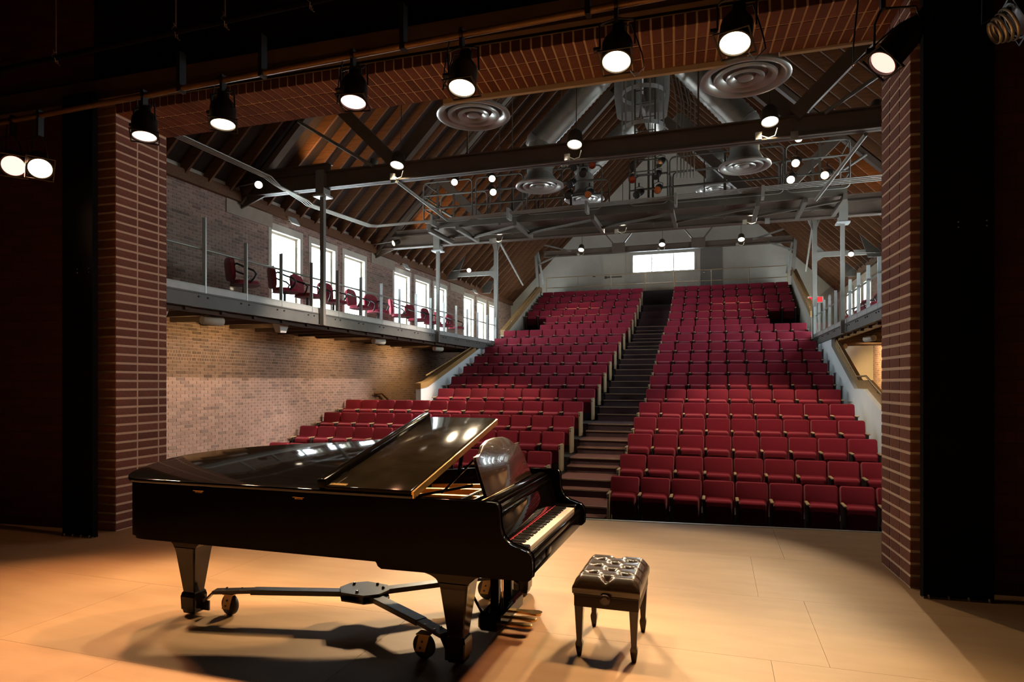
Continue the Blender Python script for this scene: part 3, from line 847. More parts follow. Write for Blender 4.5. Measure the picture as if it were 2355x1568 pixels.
# lid: main board propped on the short stick, front flap folded back on top of it
LT = math.atan(0.23)
LO = [p for p in offset_poly(CCW, 0.022)]
LP = [(p.x, p.y) for p in LO if p.x < -0.76]
LP = [(-0.74, LO[-1].y)] + [] if False else LP
far_y = 1.582; near_y = -0.022
LP = [(-0.74, far_y)] + LP + [(-0.74, near_y)]
lid = MB().prism(LP, lambda p: (p[0], p[1], 0.0), lambda p: (p[0], p[1], 0.03)).build('lid', 'lid_top', pn, (0, 0, 1.004), bev=0.010, seg=3, ang=30)
lid.rotation_euler = (LT, 0, 0)
fp = MB().box(-1.345, -0.742, -0.015, 1.575, 0.0305, 0.056).build('front_flap', 'flap', lid, bev=0.006)
MB().box(-1.40, -1.335, -0.015, 1.575, 0.0305, 0.098).build('flap_lip', 'piano', lid, bev=0.016, seg=3)
MB().box(-0.748, -0.728, -0.01, 1.57, 0.004, 0.047).build('flap_hinge', 'brass', lid)
MB().box(-1.32, -1.20, 0.0, 0.03, 0.056, 0.060).build('flap_hook', 'brass', lid)
for x in (-1.55, -2.35): 
    MB().box(x - 0.03, x + 0.03, -0.006, 0.0, 0.955, 0.964).tube([(x - 0.045, -0.008, 0.970), (x + 0.045, -0.008, 0.970)], 0.004, 8).build('lid_hinge', 'brass', pn)
MB().bar((-1.0, 1.33, 0.93), (-0.95, 1.36, 1.318), 0.022, 0.03).build('prop_stick', 'piano', pn)
# legs
def leg(cx, cy, flare_x0, flare_x1):
    lg = MB()
    sec = [(0.02, 0.050), (0.045, 0.056), (0.05, 0.062), (0.14, 0.066), (0.165, 0.060), (0.175, 0.052), (0.18, 0.052), (0.47, 0.088), (0.505, 0.095)]
    rings = []
    for z, h in sec:
        c = h * 0.12
        rings.append([(cx - h + c, cy - h, z), (cx + h - c, cy - h, z), (cx + h, cy - h + c, z), (cx + h, cy + h - c, z), (cx + h - c, cy + h, z), (cx - h + c, cy + h, z), (cx - h, cy + h - c, z), (cx - h, cy - h + c, z)])
    lg.ring_loft(rings, True, False)
    o = lg.build('leg', 'piano_leg', pn)
    br = MB(); N = 8
    pts = [(flare_x0, 0.59)] + [(flare_x0 + (cx - 0.10 - flare_x0) * math.sin(t * PI / 2 / N), 0.565 - 0.062 * (1 - math.cos(t * PI / 2 / N))) for t in range(N + 1)]
    pts += [(flare_x1 - (flare_x1 - cx - 0.10) * math.sin(t * PI / 2 / N), 0.565 - 0.062 * (1 - math.cos(t * PI / 2 / N))) for t in range(N, -1, -1)] + [(flare_x1, 0.59)]
    br.prism(pts, lambda p: (p[0], cy - 0.085, p[1]), lambda p: (p[0], cy + 0.085, p[1])).build('leg_bracket', 'piano_leg', o)
    MB().lathe([(0.02, 0.0), (0.03, 0.003), (0.03, 0.02), (0.02, 0.024)], 14, (cx, cy, 0)).build('foot', 'brass', o)
leg(-0.49, 0.11, -0.78, -0.26)
leg(-0.49, 1.45, -0.78, -0.26)
leg(-2.67, 0.28, -2.9, -2.42)
# pedal lyre
MB().box(-0.52, -0.36, 0.50, 1.05, 0.045, 0.165).build('pedal_box', 'piano', pn, bev=0.022, seg=1)
for y in (0.62, 0.90): MB().box(-0.47, -0.41, y, y + 0.06, 0.16, 0.58).build('lyre_post', 'piano', pn, bev=0.004)
for y in (0.73, 0.79): MB().tube([(-0.44, y, 0.16), (-0.44, y, 0.58)], 0.006, 8).build('pedal_rod', 'brass', pn)
for i, y in enumerate((0.62, 0.74, 0.86)):
    MB().prism([(-0.37, -0.016), (-0.30, -0.017), (-0.24, -0.030), (-0.20, -0.032), (-0.178, -0.02), (-0.172, 0), (-0.178, 0.02), (-0.20, 0.032), (-0.24, 0.030), (-0.30, 0.017), (-0.37, 0.016)],
               lambda p: (p[0], y + p[1], 0.062), lambda p: (p[0], y + p[1], 0.084)).build('pedal', 'brass', pn, bev=0.006, seg=2)
for y in (0.58, 0.98): MB().bar((-0.5, y, 0.12), (-0.78, y, 0.575), 0.014, 0.014).build('lyre_brace', 'piano', pn)

# ================================================================== PIANO DOLLY
dl = thing('piano_dolly', 'black three-armed piano dolly with tan-bracketed caster wheels', 'dolly', (-2.42, 4.05, 0))
hexp = [(0.19 * math.cos(R(a)), 0.16 * math.sin(R(a))) for a in (10, 50, 110, 150, 190, 235, 295, 330)]
cp = MB().prism(hexp, lambda p: (p[0], p[1], 0.205), lambda p: (p[0], p[1], 0.218)).build('centre_plate', 'dolly', dl)
MB().prism(hexp, lambda p: (p[0], p[1], 0.155), lambda p: (p[0], p[1], 0.166)).build('under_plate', 'dolly', dl)
bmz = MB().lathe([(0.012, 0), (0.012, 0.012), (0.008, 0.015)], 6, (0, 0, 0.218)).mesh('bolt', 'chrome')
for a in (0.13, 0): pass
for x, y in ((0.13, 0.04), (-0.12, 0.06), (0.0, -0.1), (0.05, 0.1)): obj('bolt', bmz, cp, (x, y, 0))
for (ex, ey, wx, wy) in ((-1.13, -0.27, -0.98, -0.235), (0.87, -0.50, 0.70, -0.47), (0.86, 0.78, 0.70, 0.66)):
    v = Vector((ex, ey)); u = v.normalized()
    arm = MB()
    p0 = u * 0.05; p1 = v * 0.72; p2 = v * 0.97; p3 = v * 1.03
    arm.bar((p0.x, p0.y, 0.185), (p1.x, p1.y, 0.178), 0.085, 0.036)
    ao = arm.build('arm', 'dolly', dl, bev=0.003, seg=1)
    MB().bar((v.x * 0.66, v.y * 0.66, 0.184), (p2.x, p2.y, 0.168), 0.075, 0.024).build('arm_extension', 'dolly', ao)
    MB().bar((p2.x, p2.y, 0.168), (p3.x, p3.y, 0.10), 0.07, 0.012).bar((p3.x, p3.y, 0.10), (v.x * 1.03, v.y * 1.03, 0.03), 0.07, 0.012).build('leg_cup', 'dolly', ao)
    for f in (0.80, 0.90):
        for sgn in (-1, 1):
            q = v * f + Vector((-u.y, u.x)) * 0.025 * sgn
            MB().lathe([(0.008, 0), (0.008, 0.008)], 6, (q.x, q.y, 0.184)).build('bolt', 'chrome', ao)
    cs = MB().lathe([(0.03, -0.02), (0.07, -0.02), (0.077, -0.012), (0.077, 0.012), (0.07, 0.02), (0.03, 0.02)], 24, (wx, wy, 0.077), (0.18, 1, 0)).build('caster_wheel', 'rubber', dl)
    kx = Vector((wx, wy - 0.032, 0))
    MB().hexa([(kx.x - 0.045, kx.y - 0.004, 0.05), (kx.x + 0.02, kx.y - 0.004, 0.05), (kx.x + 0.02, kx.y, 0.05), (kx.x - 0.045, kx.y, 0.05)],
              [(kx.x - 0.02, kx.y - 0.004, 0.155), (kx.x + 0.05, kx.y - 0.004, 0.155), (kx.x + 0.05, kx.y, 0.155), (kx.x - 0.02, kx.y, 0.155)]).build('bracket', 'bracket_tan', cs)
    for z, dx in ((0.075, -0.01), (0.115, 0.003)):
        MB().lathe([(0.007, 0), (0.007, 0.004)], 8, (kx.x + dx, kx.y - 0.004, z), (0, -1, 0)).build('rivet', 'seat_metal', cs)
    MB().box(wx - 0.04, wx + 0.05, wy - 0.035, wy + 0.035, 0.152, 0.158).build('swivel_plate', 'bracket_tan', cs)

# ================================================================== PIANO BENCH
bn = thing('piano_bench', 'tufted dark leather piano bench with tapered wooden legs and side knobs', 'bench', (-0.645, 4.17, 0))
HX, HY = 0.205, 0.288
buttons = []
for k in range(7):
    y = -0.235 + k * 0.078
    for x in ((0.0,) if k % 2 == 0 else (-0.1, 0.1)): buttons.append((x, y))
segs = []
for i, a in enumerate(buttons):
    for b in buttons[i + 1:]:
        if abs(a[1] - b[1]) < 0.09 and abs(a[0] - b[0]) < 0.12 and a[1] != b[1]: segs.append((a, b))
for (x, y) in buttons:
    if abs(x) > 0.05: segs.append(((x, y), (math.copysign(HX + 0.02, x), y)))
segs.append(((0, buttons[0][1]), (0, -HY - 0.02))); segs.append(((0, buttons[-1][1]), (0, HY + 0.02)))
def dseg(p, a, b):
    p, a, b = Vector(p), Vector(a), Vector(b); t = max(0, min(1, (p - a).dot(b - a) / (b - a).length_squared)); return (p - a - (b - a) * t).length
NX, NY = 52, 72
cu = MB(); vs = []
for j in range(NY + 1):
    for i in range(NX + 1):
        x = -HX + 2 * HX * i / NX; y = -HY + 2 * HY * j / NY
        ex = 1 - abs(x) / HX; ey = 1 - abs(y) / HY
        rnd = min(1, math.sqrt(min(1, max(0, ex) / 0.22))) * min(1, math.sqrt(min(1, max(0, ey) / 0.16)))
        z = 0.443 + 0.062 * rnd
        db = min(math.hypot(x - a, y - b) for a, b in buttons)
        ds = min(dseg((x, y), a, b) for a, b in segs)
        z -= 0.036 * math.exp(-(db / 0.026) ** 2) * min(1, rnd * 1.4) + 0.011 * math.exp(-(ds / 0.011) ** 2) * min(1, rnd * 1.6)
        bul = 1.0
        vs.append((x, y, z))
fs = [(j * (NX + 1) + i, j * (NX + 1) + i + 1, (j + 1) * (NX + 1) + i + 1, (j + 1) * (NX + 1) + i) for j in range(NY) for i in range(NX)]
cu.add(vs, fs, True)
edge = [i for i in range(NX + 1)] + [j * (NX + 1) + NX for j in range(1, NY + 1)] + [NY * (NX + 1) + i for i in range(NX - 1, -1, -1)] + [j * (NX + 1) for j in range(NY - 1, 0, -1)]
top = [vs[e] for e in edge]
mid = [(x * 1.02, y * 1.015, 0.43) for x, y, z in top]
low = [(x * 1.015, y * 1.01, 0.397) for x, y, z in top]
lo2 = [(x * 0.985, y * 0.985, 0.392) for x, y, z in top]
cu.ring_loft([top, mid, low, lo2], False, True)
me = cu.mesh('cushion', 'leather', merge=True)
cuo = obj('cushion', me, bn)
bt = MB().lathe([(0.0095, 0), (0.009, 0.004), (0.004, 0.006)], 10).mesh('button', 'leather')
for (x, y) in buttons: obj('button', bt, cuo, (x, y, 0.463))
ap = MB()
ap.box(-HX + 0.006, HX - 0.006, -HY + 0.006, HY - 0.006, 0.312, 0.392)
apo = ap.build('frame', 'bench_frame', bn, bev=0.006)
MB().box(-HX + 0.004, HX - 0.004, -HY + 0.003, HY - 0.003, 0.384, 0.391).build('seam', 'seat_metal', bn)
for s in (-1, 1):
    MB().lathe([(0.018, 0), (0.018, 0.012), (0.031, 0.014), (0.034, 0.022), (0.031, 0.034), (0.02, 0.037)], 20, (0, s * (HY - 0.004), 0.378), (0, s, 0)).build('knob', 'bench_wood', bn)
for sx in (-1, 1):
    for sy in (-1, 1):
        lg = MB(); rings = []
        for z, h in ((0.0, 0.012), (0.004, 0.0135), (0.06, 0.0215), (0.078, 0.0225), (0.098, 0.0165), (0.104, 0.0165), (0.32, 0.0275)):
            cx, cy = sx * (HX - 0.036), sy * (HY - 0.036)
            rings.append([(cx - h, cy - h, z), (cx + h, cy - h, z), (cx + h, cy + h, z), (cx - h, cy + h, z)])
        lg.ring_loft(rings, True, False).build('leg', 'bench_wood', bn, bev=0.002, seg=1)

# ================================================================== AUDITORIUM SEATS
def rrect(w, h, r, n=5, bottom=True):
    pts = []
    for cx, cy, a0 in ((w / 2 - r, h - r, 0), (-w / 2 + r, h - r, 90), (-w / 2 + r, r, 180), (w / 2 - r, r, 270)):
        for i in range(n): 
            a = R(a0 + 90 * i / (n - 1)); pts.append((cx + r * math.cos(a), cy + r * math.sin(a)))
    return pts
def slab(w, h, r, t, y_bot, z_bot, y_top, z_top, m, name, bev=0.016, seg=2):
    d = Vector((0, y_top - y_bot, z_top - z_bot)); d.normalize()
    nn = Vector((0, -d.z, d.y))                      # towards the stage
    f = lambda p, k: Vector((p[0], y_bot, z_bot)) + d * p[1] + nn * k
    return MB().prism(rrect(w, h, r, 4), lambda p: f(p, 0), lambda p: f(p, t)).mesh(name, m, bev=bev, seg=seg, ang=50)
S_back = slab(0.488, 0.47, 0.035, 0.075, -0.045, 0.395, 0.04, 0.86, 'seat_red', 'backrest')
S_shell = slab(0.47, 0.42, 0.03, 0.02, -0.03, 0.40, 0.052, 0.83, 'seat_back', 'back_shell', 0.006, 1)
S_seat = slab(0.42, 0.36, 0.05, 0.125, -0.175, 0.25, -0.215, 0.605, 'seat_red', 'seat', 0.042, 3)
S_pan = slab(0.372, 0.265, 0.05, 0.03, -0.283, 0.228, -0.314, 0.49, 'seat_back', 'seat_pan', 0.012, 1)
S_arm = MB().box(-0.026, 0.026, -0.45, -0.13, 0.60, 0.628).mesh('armrest', 'oak_pale', bev=0.008, seg=1)
S_std = MB().box(-0.014, 0.014, -0.36, -0.08, 0.30, 0.60).box(-0.018, 0.018, -0.30, -0.10, 0.02, 0.30).box(-0.04, 0.04, -0.33, -0.05, 0, 0.02).mesh('standard', 'seat_metal')
S_end = MB().box(-0.02, 0.02, -0.40, -0.07, 0.03, 0.60).mesh('end_panel', 'oak_pale', bev=0.006, seg=1)
S_end_lamp = MB().lathe([(0.016, 0), (0.016, 0.004)], 10, (0, 0, 0), (0, -1, 0)).mesh('aisle_lamp', 'seat_metal')
ORD = ['', 'first', 'second', 'third', 'fourth', 'fifth', 'sixth', 'seventh', 'eighth', 'ninth', 'tenth', 'eleventh', 'twelfth', 'thirteenth', 'fourteenth', 'fifteenth', 'sixteenth', 'seventeenth', 'last']
PITCH = 0.53
def make_seat(k, x, side, first, last, aisle_at, nth):
    where = 'bench side' if side > 0 else 'piano side'
    row = '%s row' % ORD[k]
    if nth == 1: lab = 'red tip-up seat with pale oak end panel at the aisle, %s, %s' % (row, where)
    else: lab = 'red tip-up theatre seat, %s from the aisle, %s, %s' % (ORD[nth], row, where)
    t = thing('theatre_seat', lab, 'seat', (x, ROWY[k], ROWZ[k]), 0, 'row %d seats, %s' % (k, where))
    obj('backrest', S_back, t)
    obj('back_shell', S_shell, t)
    s_ = obj('seat', S_seat, t)
    dz = random.uniform(-0.012, 0.012)
    s_.location = (0, random.uniform(-0.008, 0.008), dz)
    obj('seat_pan', S_pan, s_)
    def std(dx, sgn, end):
        if end:
            e = obj('end_panel', S_end, t, (dx, 0, 0))
            obj('aisle_lamp', S_end_lamp, e, (0, -0.40, 0.54))
        else: obj('standard', S_std, t, (dx, 0, 0))
        obj('armrest', S_arm, t, (dx, 0, 0))
    std(-PITCH / 2 + 0.0265, -1, aisle_at == -1)
    if last: std(PITCH / 2 - 0.0265, 1, aisle_at == 1)
    return t
for k in range(1, 19):
    nR = 7 if k in (13, 14) else 9
    for i in range(nR):
        make_seat(k, -1.815 + PITCH * (i + 0.5), 1, i == 0, i == nR - 1, -1 if i == 0 else 0, i + 1)
    if k == 1: continue
    nL = 13 if k <= 5 else (7 if k in (13, 14) else 9)
    for i in range(nL):
        # counted from the far end towards the aisle
        x = -3.185 - PITCH * (nL - i - 0.5)
        make_seat(k, x, -1, i == 0, i == nL - 1, 1 if i == nL - 1 else 0, nL - i)

# ================================================================== BALCONY GUARDS, CHAIRS
for s, X, nm in ((1, BL, 'brick wall with nine windows'), (-1, BR, 'balcony over the oak stair rail')):
    X += -0.02 * s
    g = thing('balcony_guard', 'glass and grey steel balcony guard, %s' % ('chair-lined balcony on the piano side' if s > 0 else 'balcony on the bench side'), 'guardrail', (X, 8.52, BALC))
    YS = [i * 0.98 for i in range(16)]
    pm = MB().box(-0.035, 0.035, -0.012, 0.012, -0.18, 1.05).mesh('post', 'guard_post')
    pm2 = MB().box(-0.035, 0.035, -0.014, 0.014, -0.18, 1.27).mesh('post', 'guard_post')
    gm = MB().box(-0.005, 0.005, 0.02, 0.96, 0.10, 1.25).mesh('glass_panel', 'glass')
    for i, y in enumerate(YS):
        obj('post', pm2 if i == 0 else pm, g, (0, y, 0))
        if i < 15: obj('glass_panel', gm, g, (0.03 * s, y, 0))
    obj('glass_panel', gm, g, (0.03 * s, -0.98, 0))
    MB().tube([(-0.06 * s, -1.5, 0.75), (-0.06 * s, YS[-1], 0.75)], 0.02, 8).build('rail', 'conduit', g)
    cm = MB().bar((0, 0, 0.75), (-0.06 * s, 0, 0.75), 0.02, 0.02).mesh('rail_clip', 'chrome')
    for y in YS: obj('rail_clip', cm, g, (0, y, 0))

C_seat = MB().prism(rrect(0.50, 0.48, 0.12, 5), lambda p: (p[1] - 0.22, p[0], 0.43), lambda p: (p[1] - 0.22, p[0], 0.51)).mesh('seat', 'seat_red', bev=0.02, seg=2, ang=50)
def bk_f(k): return lambda p: (-0.22 - 0.10 * p[1] - k + 0.25 * p[0] ** 2, p[0], 0.50 + p[1])
C_back = MB().prism(rrect(0.50, 0.44, 0.14, 5), bk_f(0), bk_f(0.07)).mesh('backrest', 'seat_red', bev=0.02, seg=2, ang=50)
C_arms = [MB().tube([(-0.24, s * 0.24, 0.78), (-0.20, s * 0.29, 0.80), (-0.05, s * 0.30, 0.74), (0.10, s * 0.30, 0.70), (0.16, s * 0.29, 0.64), (0.12, s * 0.27, 0.55), (0.05, s * 0.24, 0.46)], 0.02, 8).mesh('armrest', 'black_arm') for s in (-1, 1)]
C_col = MB().tube([(0, 0, 0.08), (0, 0, 0.44)], 0.028, 10).mesh('column', 'seat_metal')
bs = MB()
for k in range(5):
    a = 2 * PI * k / 5
    bs.bar((0, 0, 0.10), (0.27 * math.cos(a), 0.27 * math.sin(a), 0.075), 0.04, 0.03)
C_base = bs.mesh('star_base', 'seat_metal')
C_cast = MB().lathe([(0.03, -0.02), (0.03, 0.02)], 12, (0, 0, 0.03), (1, 0, 0)).mesh('caster', 'seat_metal')
chairs = [(-8.85, 10.3, 55), (-8.7, 11.35, 50), (-8.75, 12.2, 8), (-8.8, 13.3, -5), (-8.8, 14.5, 5), (-8.85, 15.5, -10), (-8.75, 16.6, 35), (-8.85, 17.9, -5), (-8.8, 18.9, 0), (-8.8, 19.9, 10), (-8.8, 20.9, 0)]
chr_ = [(3.85, 16.4, 170), (3.9, 17.7, 175), (3.9, 19.4, 185), (3.9, 20.9, 190)]
for i, (x, y, a) in enumerate(chairs + chr_):
    left = i < len(chairs)
    if left:
        lab = 'red swivel armchair, %s from the proscenium on the piano-side balcony' % ORD[i + 1]; grp = 'swivel chairs on the piano-side balcony'
    else:
        lab = 'red swivel armchair, %s from the proscenium on the bench-side balcony' % ORD[i - len(chairs) + 1]; grp = 'swivel chairs on the bench-side balcony'
    t = thing('swivel_chair', lab, 'chair', (x, y, BALC), R(a), grp)
    obj('seat', C_seat, t); obj('backrest', C_back, t)
    for m_ in C_arms: obj('armrest', m_, t)
    obj('column', C_col, t)
    b_ = obj('star_base', C_base, t)
    for k in range(5):
        a2 = 2 * PI * k / 5
        obj('caster', C_cast, b_, (0.27 * math.cos(a2), 0.27 * math.sin(a2), 0))

# ================================================================== ROOF TRUSSES, HANGERS, COLUMNS
def ibeam(mb, p, q, h, w, t=0.025):
    p, q = Vector(p), Vector(q)
    z = Vector((0, 0, 1))
    mb.bar(p, q, t, h)
    mb.bar(p + z * (h / 2 - t / 2), q + z * (h / 2 - t / 2), w, t)
    mb.bar(p - z * (h / 2 - t / 2), q - z * (h / 2 - t / 2), w, t)
    return mb
def roof(x): return EAVE - 0.06 + (7.65 - abs(x - XC))
def truss(Y, label, z0=5.84, z1=6.20):
    t = thing('roof_truss', label, 'roof truss', (XC, Y, 0))
    zc = (z0 + z1) / 2
    bc = ibeam(MB(), (WL - XC, 0, zc), (WR - XC, 0, zc), z1 - z0, 0.20).build('bottom_chord', 'steel', t)
    for s in (-1, 1):
        j = s * 3.75
        ibeam(MB(), (s * 7.4, 0, z1 + 0.09), (s * 5.3, 0, z1 + 0.09), 0.17, 0.16).build('splice_beam', 'steel', t)
        # diagonals from the joint up to the rafters and to the middle
        MB().bar((j, -0.05, z1), (s * 5.45, -0.05, roof(XC + s * 5.45) - 0.1), 0.24, 0.16, (0, 1, 0)).build('diagonal', 'steel', t)
        MB().bar((j, 0.05, z1), (s * 0.25, 0.05, 9.75), 0.24, 0.16, (0, 1, 0)).build('diagonal', 'steel', t)
        MB().bar((s * 7.6, 0, roof(XC + s * 7.6) - 0.12), (0, 0, roof(XC) - 0.12), 0.12, 0.2, (0, 1, 0)).build('top_chord', 'steel', t)
        MB().tube([(s * 4.2, -0.16, z1 - 0.05), (s * 6.0, -0.16, roof(XC + s * 6.0) - 0.15)], 0.035, 8).build('strut', 'steel_grey', t)
        MB().bar((s * 2.2, 0.05, z1), (s * 2.2, 0.05, 8.0), 0.03, 0.03).build('tie_rod', 'steel', t)
        MB().box(j - 0.06, j + 0.06, -0.12, -0.10, z0 - 0.06, z0 + 0.08).build('clip_box', 'steel_grey', t)
        MB().hexa([(s * 7.62, -0.02, 5.6), (s * 7.0, -0.02, 5.82), (s * 7.0, 0.02, 5.82), (s * 7.62, 0.02, 5.6)], [(s * 7.62, -0.02, 6.9), (s * 7.45, -0.02, 6.7), (s * 7.45, 0.02, 6.7), (s * 7.62, 0.02, 6.9)]).build('gusset', 'steel', t)
    MB().bar((0, 0, 9.7), (0, 0, roof(XC) - 0.1), 0.1, 0.1).build('king_post', 'steel', t)
    return t
truss(11.7, 'dark steel roof truss crossing the hall between the arch and the catwalk')
truss(17.6, 'brown steel roof truss crossing the hall behind the catwalk')
# rear truss with gusset plates, in front of the booth window
t = thing('roof_truss', 'shallow steel truss with square gusset plates in front of the booth window', 'roof truss', (XC, 29.3, 0))
ibeam(MB(), (-5.3, 0, 7.82), (5.6, 0, 7.82), 0.28, 0.18).build('bottom_chord', 'steel', t)
for gx in (-1.75, 1.75):
    MB().box(gx - 0.3, gx + 0.3, -0.13, -0.11, 7.68, 8.12).build('gusset', 'steel', t)
    MB().bar((gx - 0.2, -0.1, 8.05), (gx - 0.75, -0.1, 8.75), 0.05, 0.10, (0, 1, 0)).build('diagonal', 'steel', t)
    MB().bar((gx + 0.2, -0.1, 8.05), (gx + 0.75, -0.1, 8.75), 0.05, 0.10, (0, 1, 0)).build('diagonal', 'steel', t)
for s in (-1, 1):
    MB().bar((s * 4.0, 0, 7.9), (s * 5.55, 0, 8.35), 0.06, 0.10, (0, 1, 0)).build('knee', 'steel_grey', t)
    MB().bar((s * 4.6, 0, 7.75), (s * 5.6, 0, 7.35), 0.06, 0.09, (0, 1, 0)).build('knee', 'steel_grey', t)
    MB().bar((s * 5.6, 0, 6.3), (s * 5.75, 0, 8.5), 0.12, 0.12, (0, 1, 0)).build('post', 'steel_grey', t)
    MB().bar((s * 5.7, 0.1, 8.3), (s * 5.35, 0.1, 6.4), 0.08, 0.08, (0, 1, 0)).build('strut', 'steel_light', t)
# columns at the balcony ends with wall arms and braces
for s, X, nm in ((-1, -8.13, 'piano'), (1, 3.13, 'bench')):
    t = thing('steel_column', 'grey steel column with knee braces at the %s-side balcony end' % nm, 'column', (X, 23.3, 0))
    MB().box(-0.07, 0.07, -0.07, 0.07, BALC - 0.3, 7.6).build('shaft', 'steel_grey', t)
    e = (WL - X) if s < 0 else (WR - X)
    MB().bar((0, 0, 5.98), (e, 0, 5.98), 0.12, 0.16).build('wall_arm', 'steel_grey', t)
    MB().hexa([(s * 0.07, -0.01, 5.75), (s * 0.28, -0.01, 5.9), (s * 0.28, 0.01, 5.9), (s * 0.07, 0.01, 5.75)], [(s * 0.07, -0.01, 6.3), (s * 0.28, -0.01, 6.1), (s * 0.28, 0.01, 6.1), (s * 0.07, 0.01, 6.3)]).build('gusset', 'steel_grey', t)
    MB().bar((0, 0, 6.75), (-s * 0.35, 0, 7.6), 0.08, 0.08, (0, 1, 0)).build('brace', 'steel_grey', t)
    MB().bar((s * 0.0, 0, 6.75), (s * 0.35, 0, 7.7), 0.06, 0.06, (0, 1, 0)).build('brace', 'steel_grey', t)
    MB().bar((0, 0.05, 7.4), (0.3 * s, 4.6, 6.2), 0.06, 0.06).build('long_brace', 'steel_grey', t)
    for y in (11.7, 17.6):
        if s > 0 and y < 12: pass
        h = thing('balcony_hanger', 'grey steel balcony hanger below the %s truss on the %s side' % ('catwalk-side' if y > 12 else 'arch-side', nm), 'hanger', (X - 0.13 * s, y, BALC))
        MB().box(-0.045, 0.045, -0.045, 0.045, -0.25, 5.84 - BALC).build('rod', 'steel_grey', h)
        MB().box(-0.10, 0.10, -0.125, 0.125, 5.70 - BALC, 6.22 - BALC).build('clip', 'steel_grey', h)
        MB().box(-0.15, 0.15, -0.15, 0.15, 5.66 - BALC, 5.70 - BALC).build('end_plate', 'steel_light', h)
# steel triangular gussets on the walls
for s, X in ((1, WL), (-1, WR)):
    for y in (23.3, 27.2):
        tag(MB().hexa([(X, y - 0.35, 5.75), (X + 0.5 * s, y - 0.35, 5.75), (X + 0.5 * s, y - 0.3, 5.75), (X, y - 0.3, 5.75)], [(X + 0.1 * s, y + 0.1, 6.9), (X + 0.7 * s, y + 0.1, 6.75), (X + 0.7 * s, y + 0.14, 6.75), (X + 0.1 * s, y + 0.14, 6.9)]).build('wall_gusset', 'steel_grey'), 'grey steel wedge plate at the eaves %s the steel column, %s' % ('beside' if y < 25 else 'well beyond', 'piano side' if s > 0 else 'bench side'), 'gusset plate', 'eave wedge plates %s' % ('piano side' if s > 0 else 'bench side'))

# ================================================================== CATWALK
CX0, CX1, CY0, CY1, CZ = -7.42, 2.75, 15.6, 16.7, 5.95
ct = thing('lighting_catwalk', 'grey steel lighting catwalk with tubular guard frames below the ridge', 'catwalk', (0, 0, 0))
MB().box(CX0, CX1, CY0 + 0.03, CY1 - 0.03, CZ, CZ + 0.03).build('grating', 'steel', ct)
for y in (CY0, CY1): MB().bar((CX0, y, CZ), (CX1, y, CZ), 0.06, 0.22).build('edge_beam', 'catwalk', ct)
jm = MB().bar((0, CY0 - 0.1, CZ - 0.16), (0, CY1 + 0.35, CZ - 0.16), 0.09, 0.12).mesh('cross_joist', 'catwalk')
for x in (-7.3, -6.5, -4.9, -2.9, -1.0, 0.9, 1.9, 2.7): obj('cross_joist', jm, ct, (x, 0, 0))
for a, b in ((-6.5, -4.9), (-4.9, -2.9), (-2.9, -1.0), (-1.0, 0.9), (0.9, 2.7)):
    MB().bar((a, CY1 - 0.1, CZ - 0.18), (b, CY0 + 0.1, CZ - 0.18), 0.07, 0.05).build('underbrace', 'catwalk', ct)
def frame_loop(x0, x1, y, z0, z1, r=0.12):
    pts = []
    for cx, cz, a0 in ((x1 - r, z1 - r, 0), (x0 + r, z1 - r, 90), (x0 + r, z0 + r, 180), (x1 - r, z0 + r, 270)):
        for i in range(4):
            a = R(a0 + 30 * i); pts.append((cx + r * math.cos(a), y, cz + r * math.sin(a)))
    return pts
for y in (CY0 - 0.02, CY1 + 0.02):
    for (a, b) in ((-7.5, -6.1), (-6.0, -4.7), (-4.6, -2.68), (-2.0, -1.1), (-1.05, 1.45), (1.5, 2.8)):
        fr_ = MB().tube(frame_loop(a, b, y, CZ + 0.05, CZ + 1.13), 0.021, 6, True).build('guard_frame', 'steel_grey', ct)
        for z in (0.42, 0.78): MB().tube([(a, y, CZ + z), (b, y, CZ + z)], 0.019, 6).build('mid_rail', 'steel_grey', fr_)
pm = MB().box(-0.025, 0.025, -0.025, 0.025, CZ - 0.15, CZ + 1.13).mesh('post', 'catwalk')
for y in (CY0, CY1):
    for x in (-7.1, -5.35, -3.7, -1.55, 0.2, 2.2): obj('post', pm, ct, (x, y, 0))
for z in (0.42, 0.78, 1.13):
    for x in (CX0 - 0.06, CX1 + 0.06): MB().tube([(x, CY0, CZ + z), (x, CY1, CZ + z)], 0.02, 6).build('end_rail', 'catwalk', ct)
for a, b, w_ in (((-6.2, 11.62, 5.82), (-6.75, 15.45, 6.0), 'piano'), ((2.35, 11.75, 5.8), (2.1, 15.45, 5.75), 'bench')):
    tag(MB().tube([(0, 0, 0), Vector(b) - Vector(a)], 0.035, 8).build('stay_pipe', 'steel_grey', None, a), 'raking grey stay pipe from the arch-side truss to the catwalk, %s side' % w_, 'pipe')
hm = MB().tube([(0, 0, CZ + 1.0), (0, 0, 9.6)], 0.012, 6).mesh('hanger_rod', 'steel')
for x in (-5.35, -3.7, -1.55, 0.2):
    for y in (CY0, CY1): obj('hanger_rod', hm, ct, (x, y, 0))

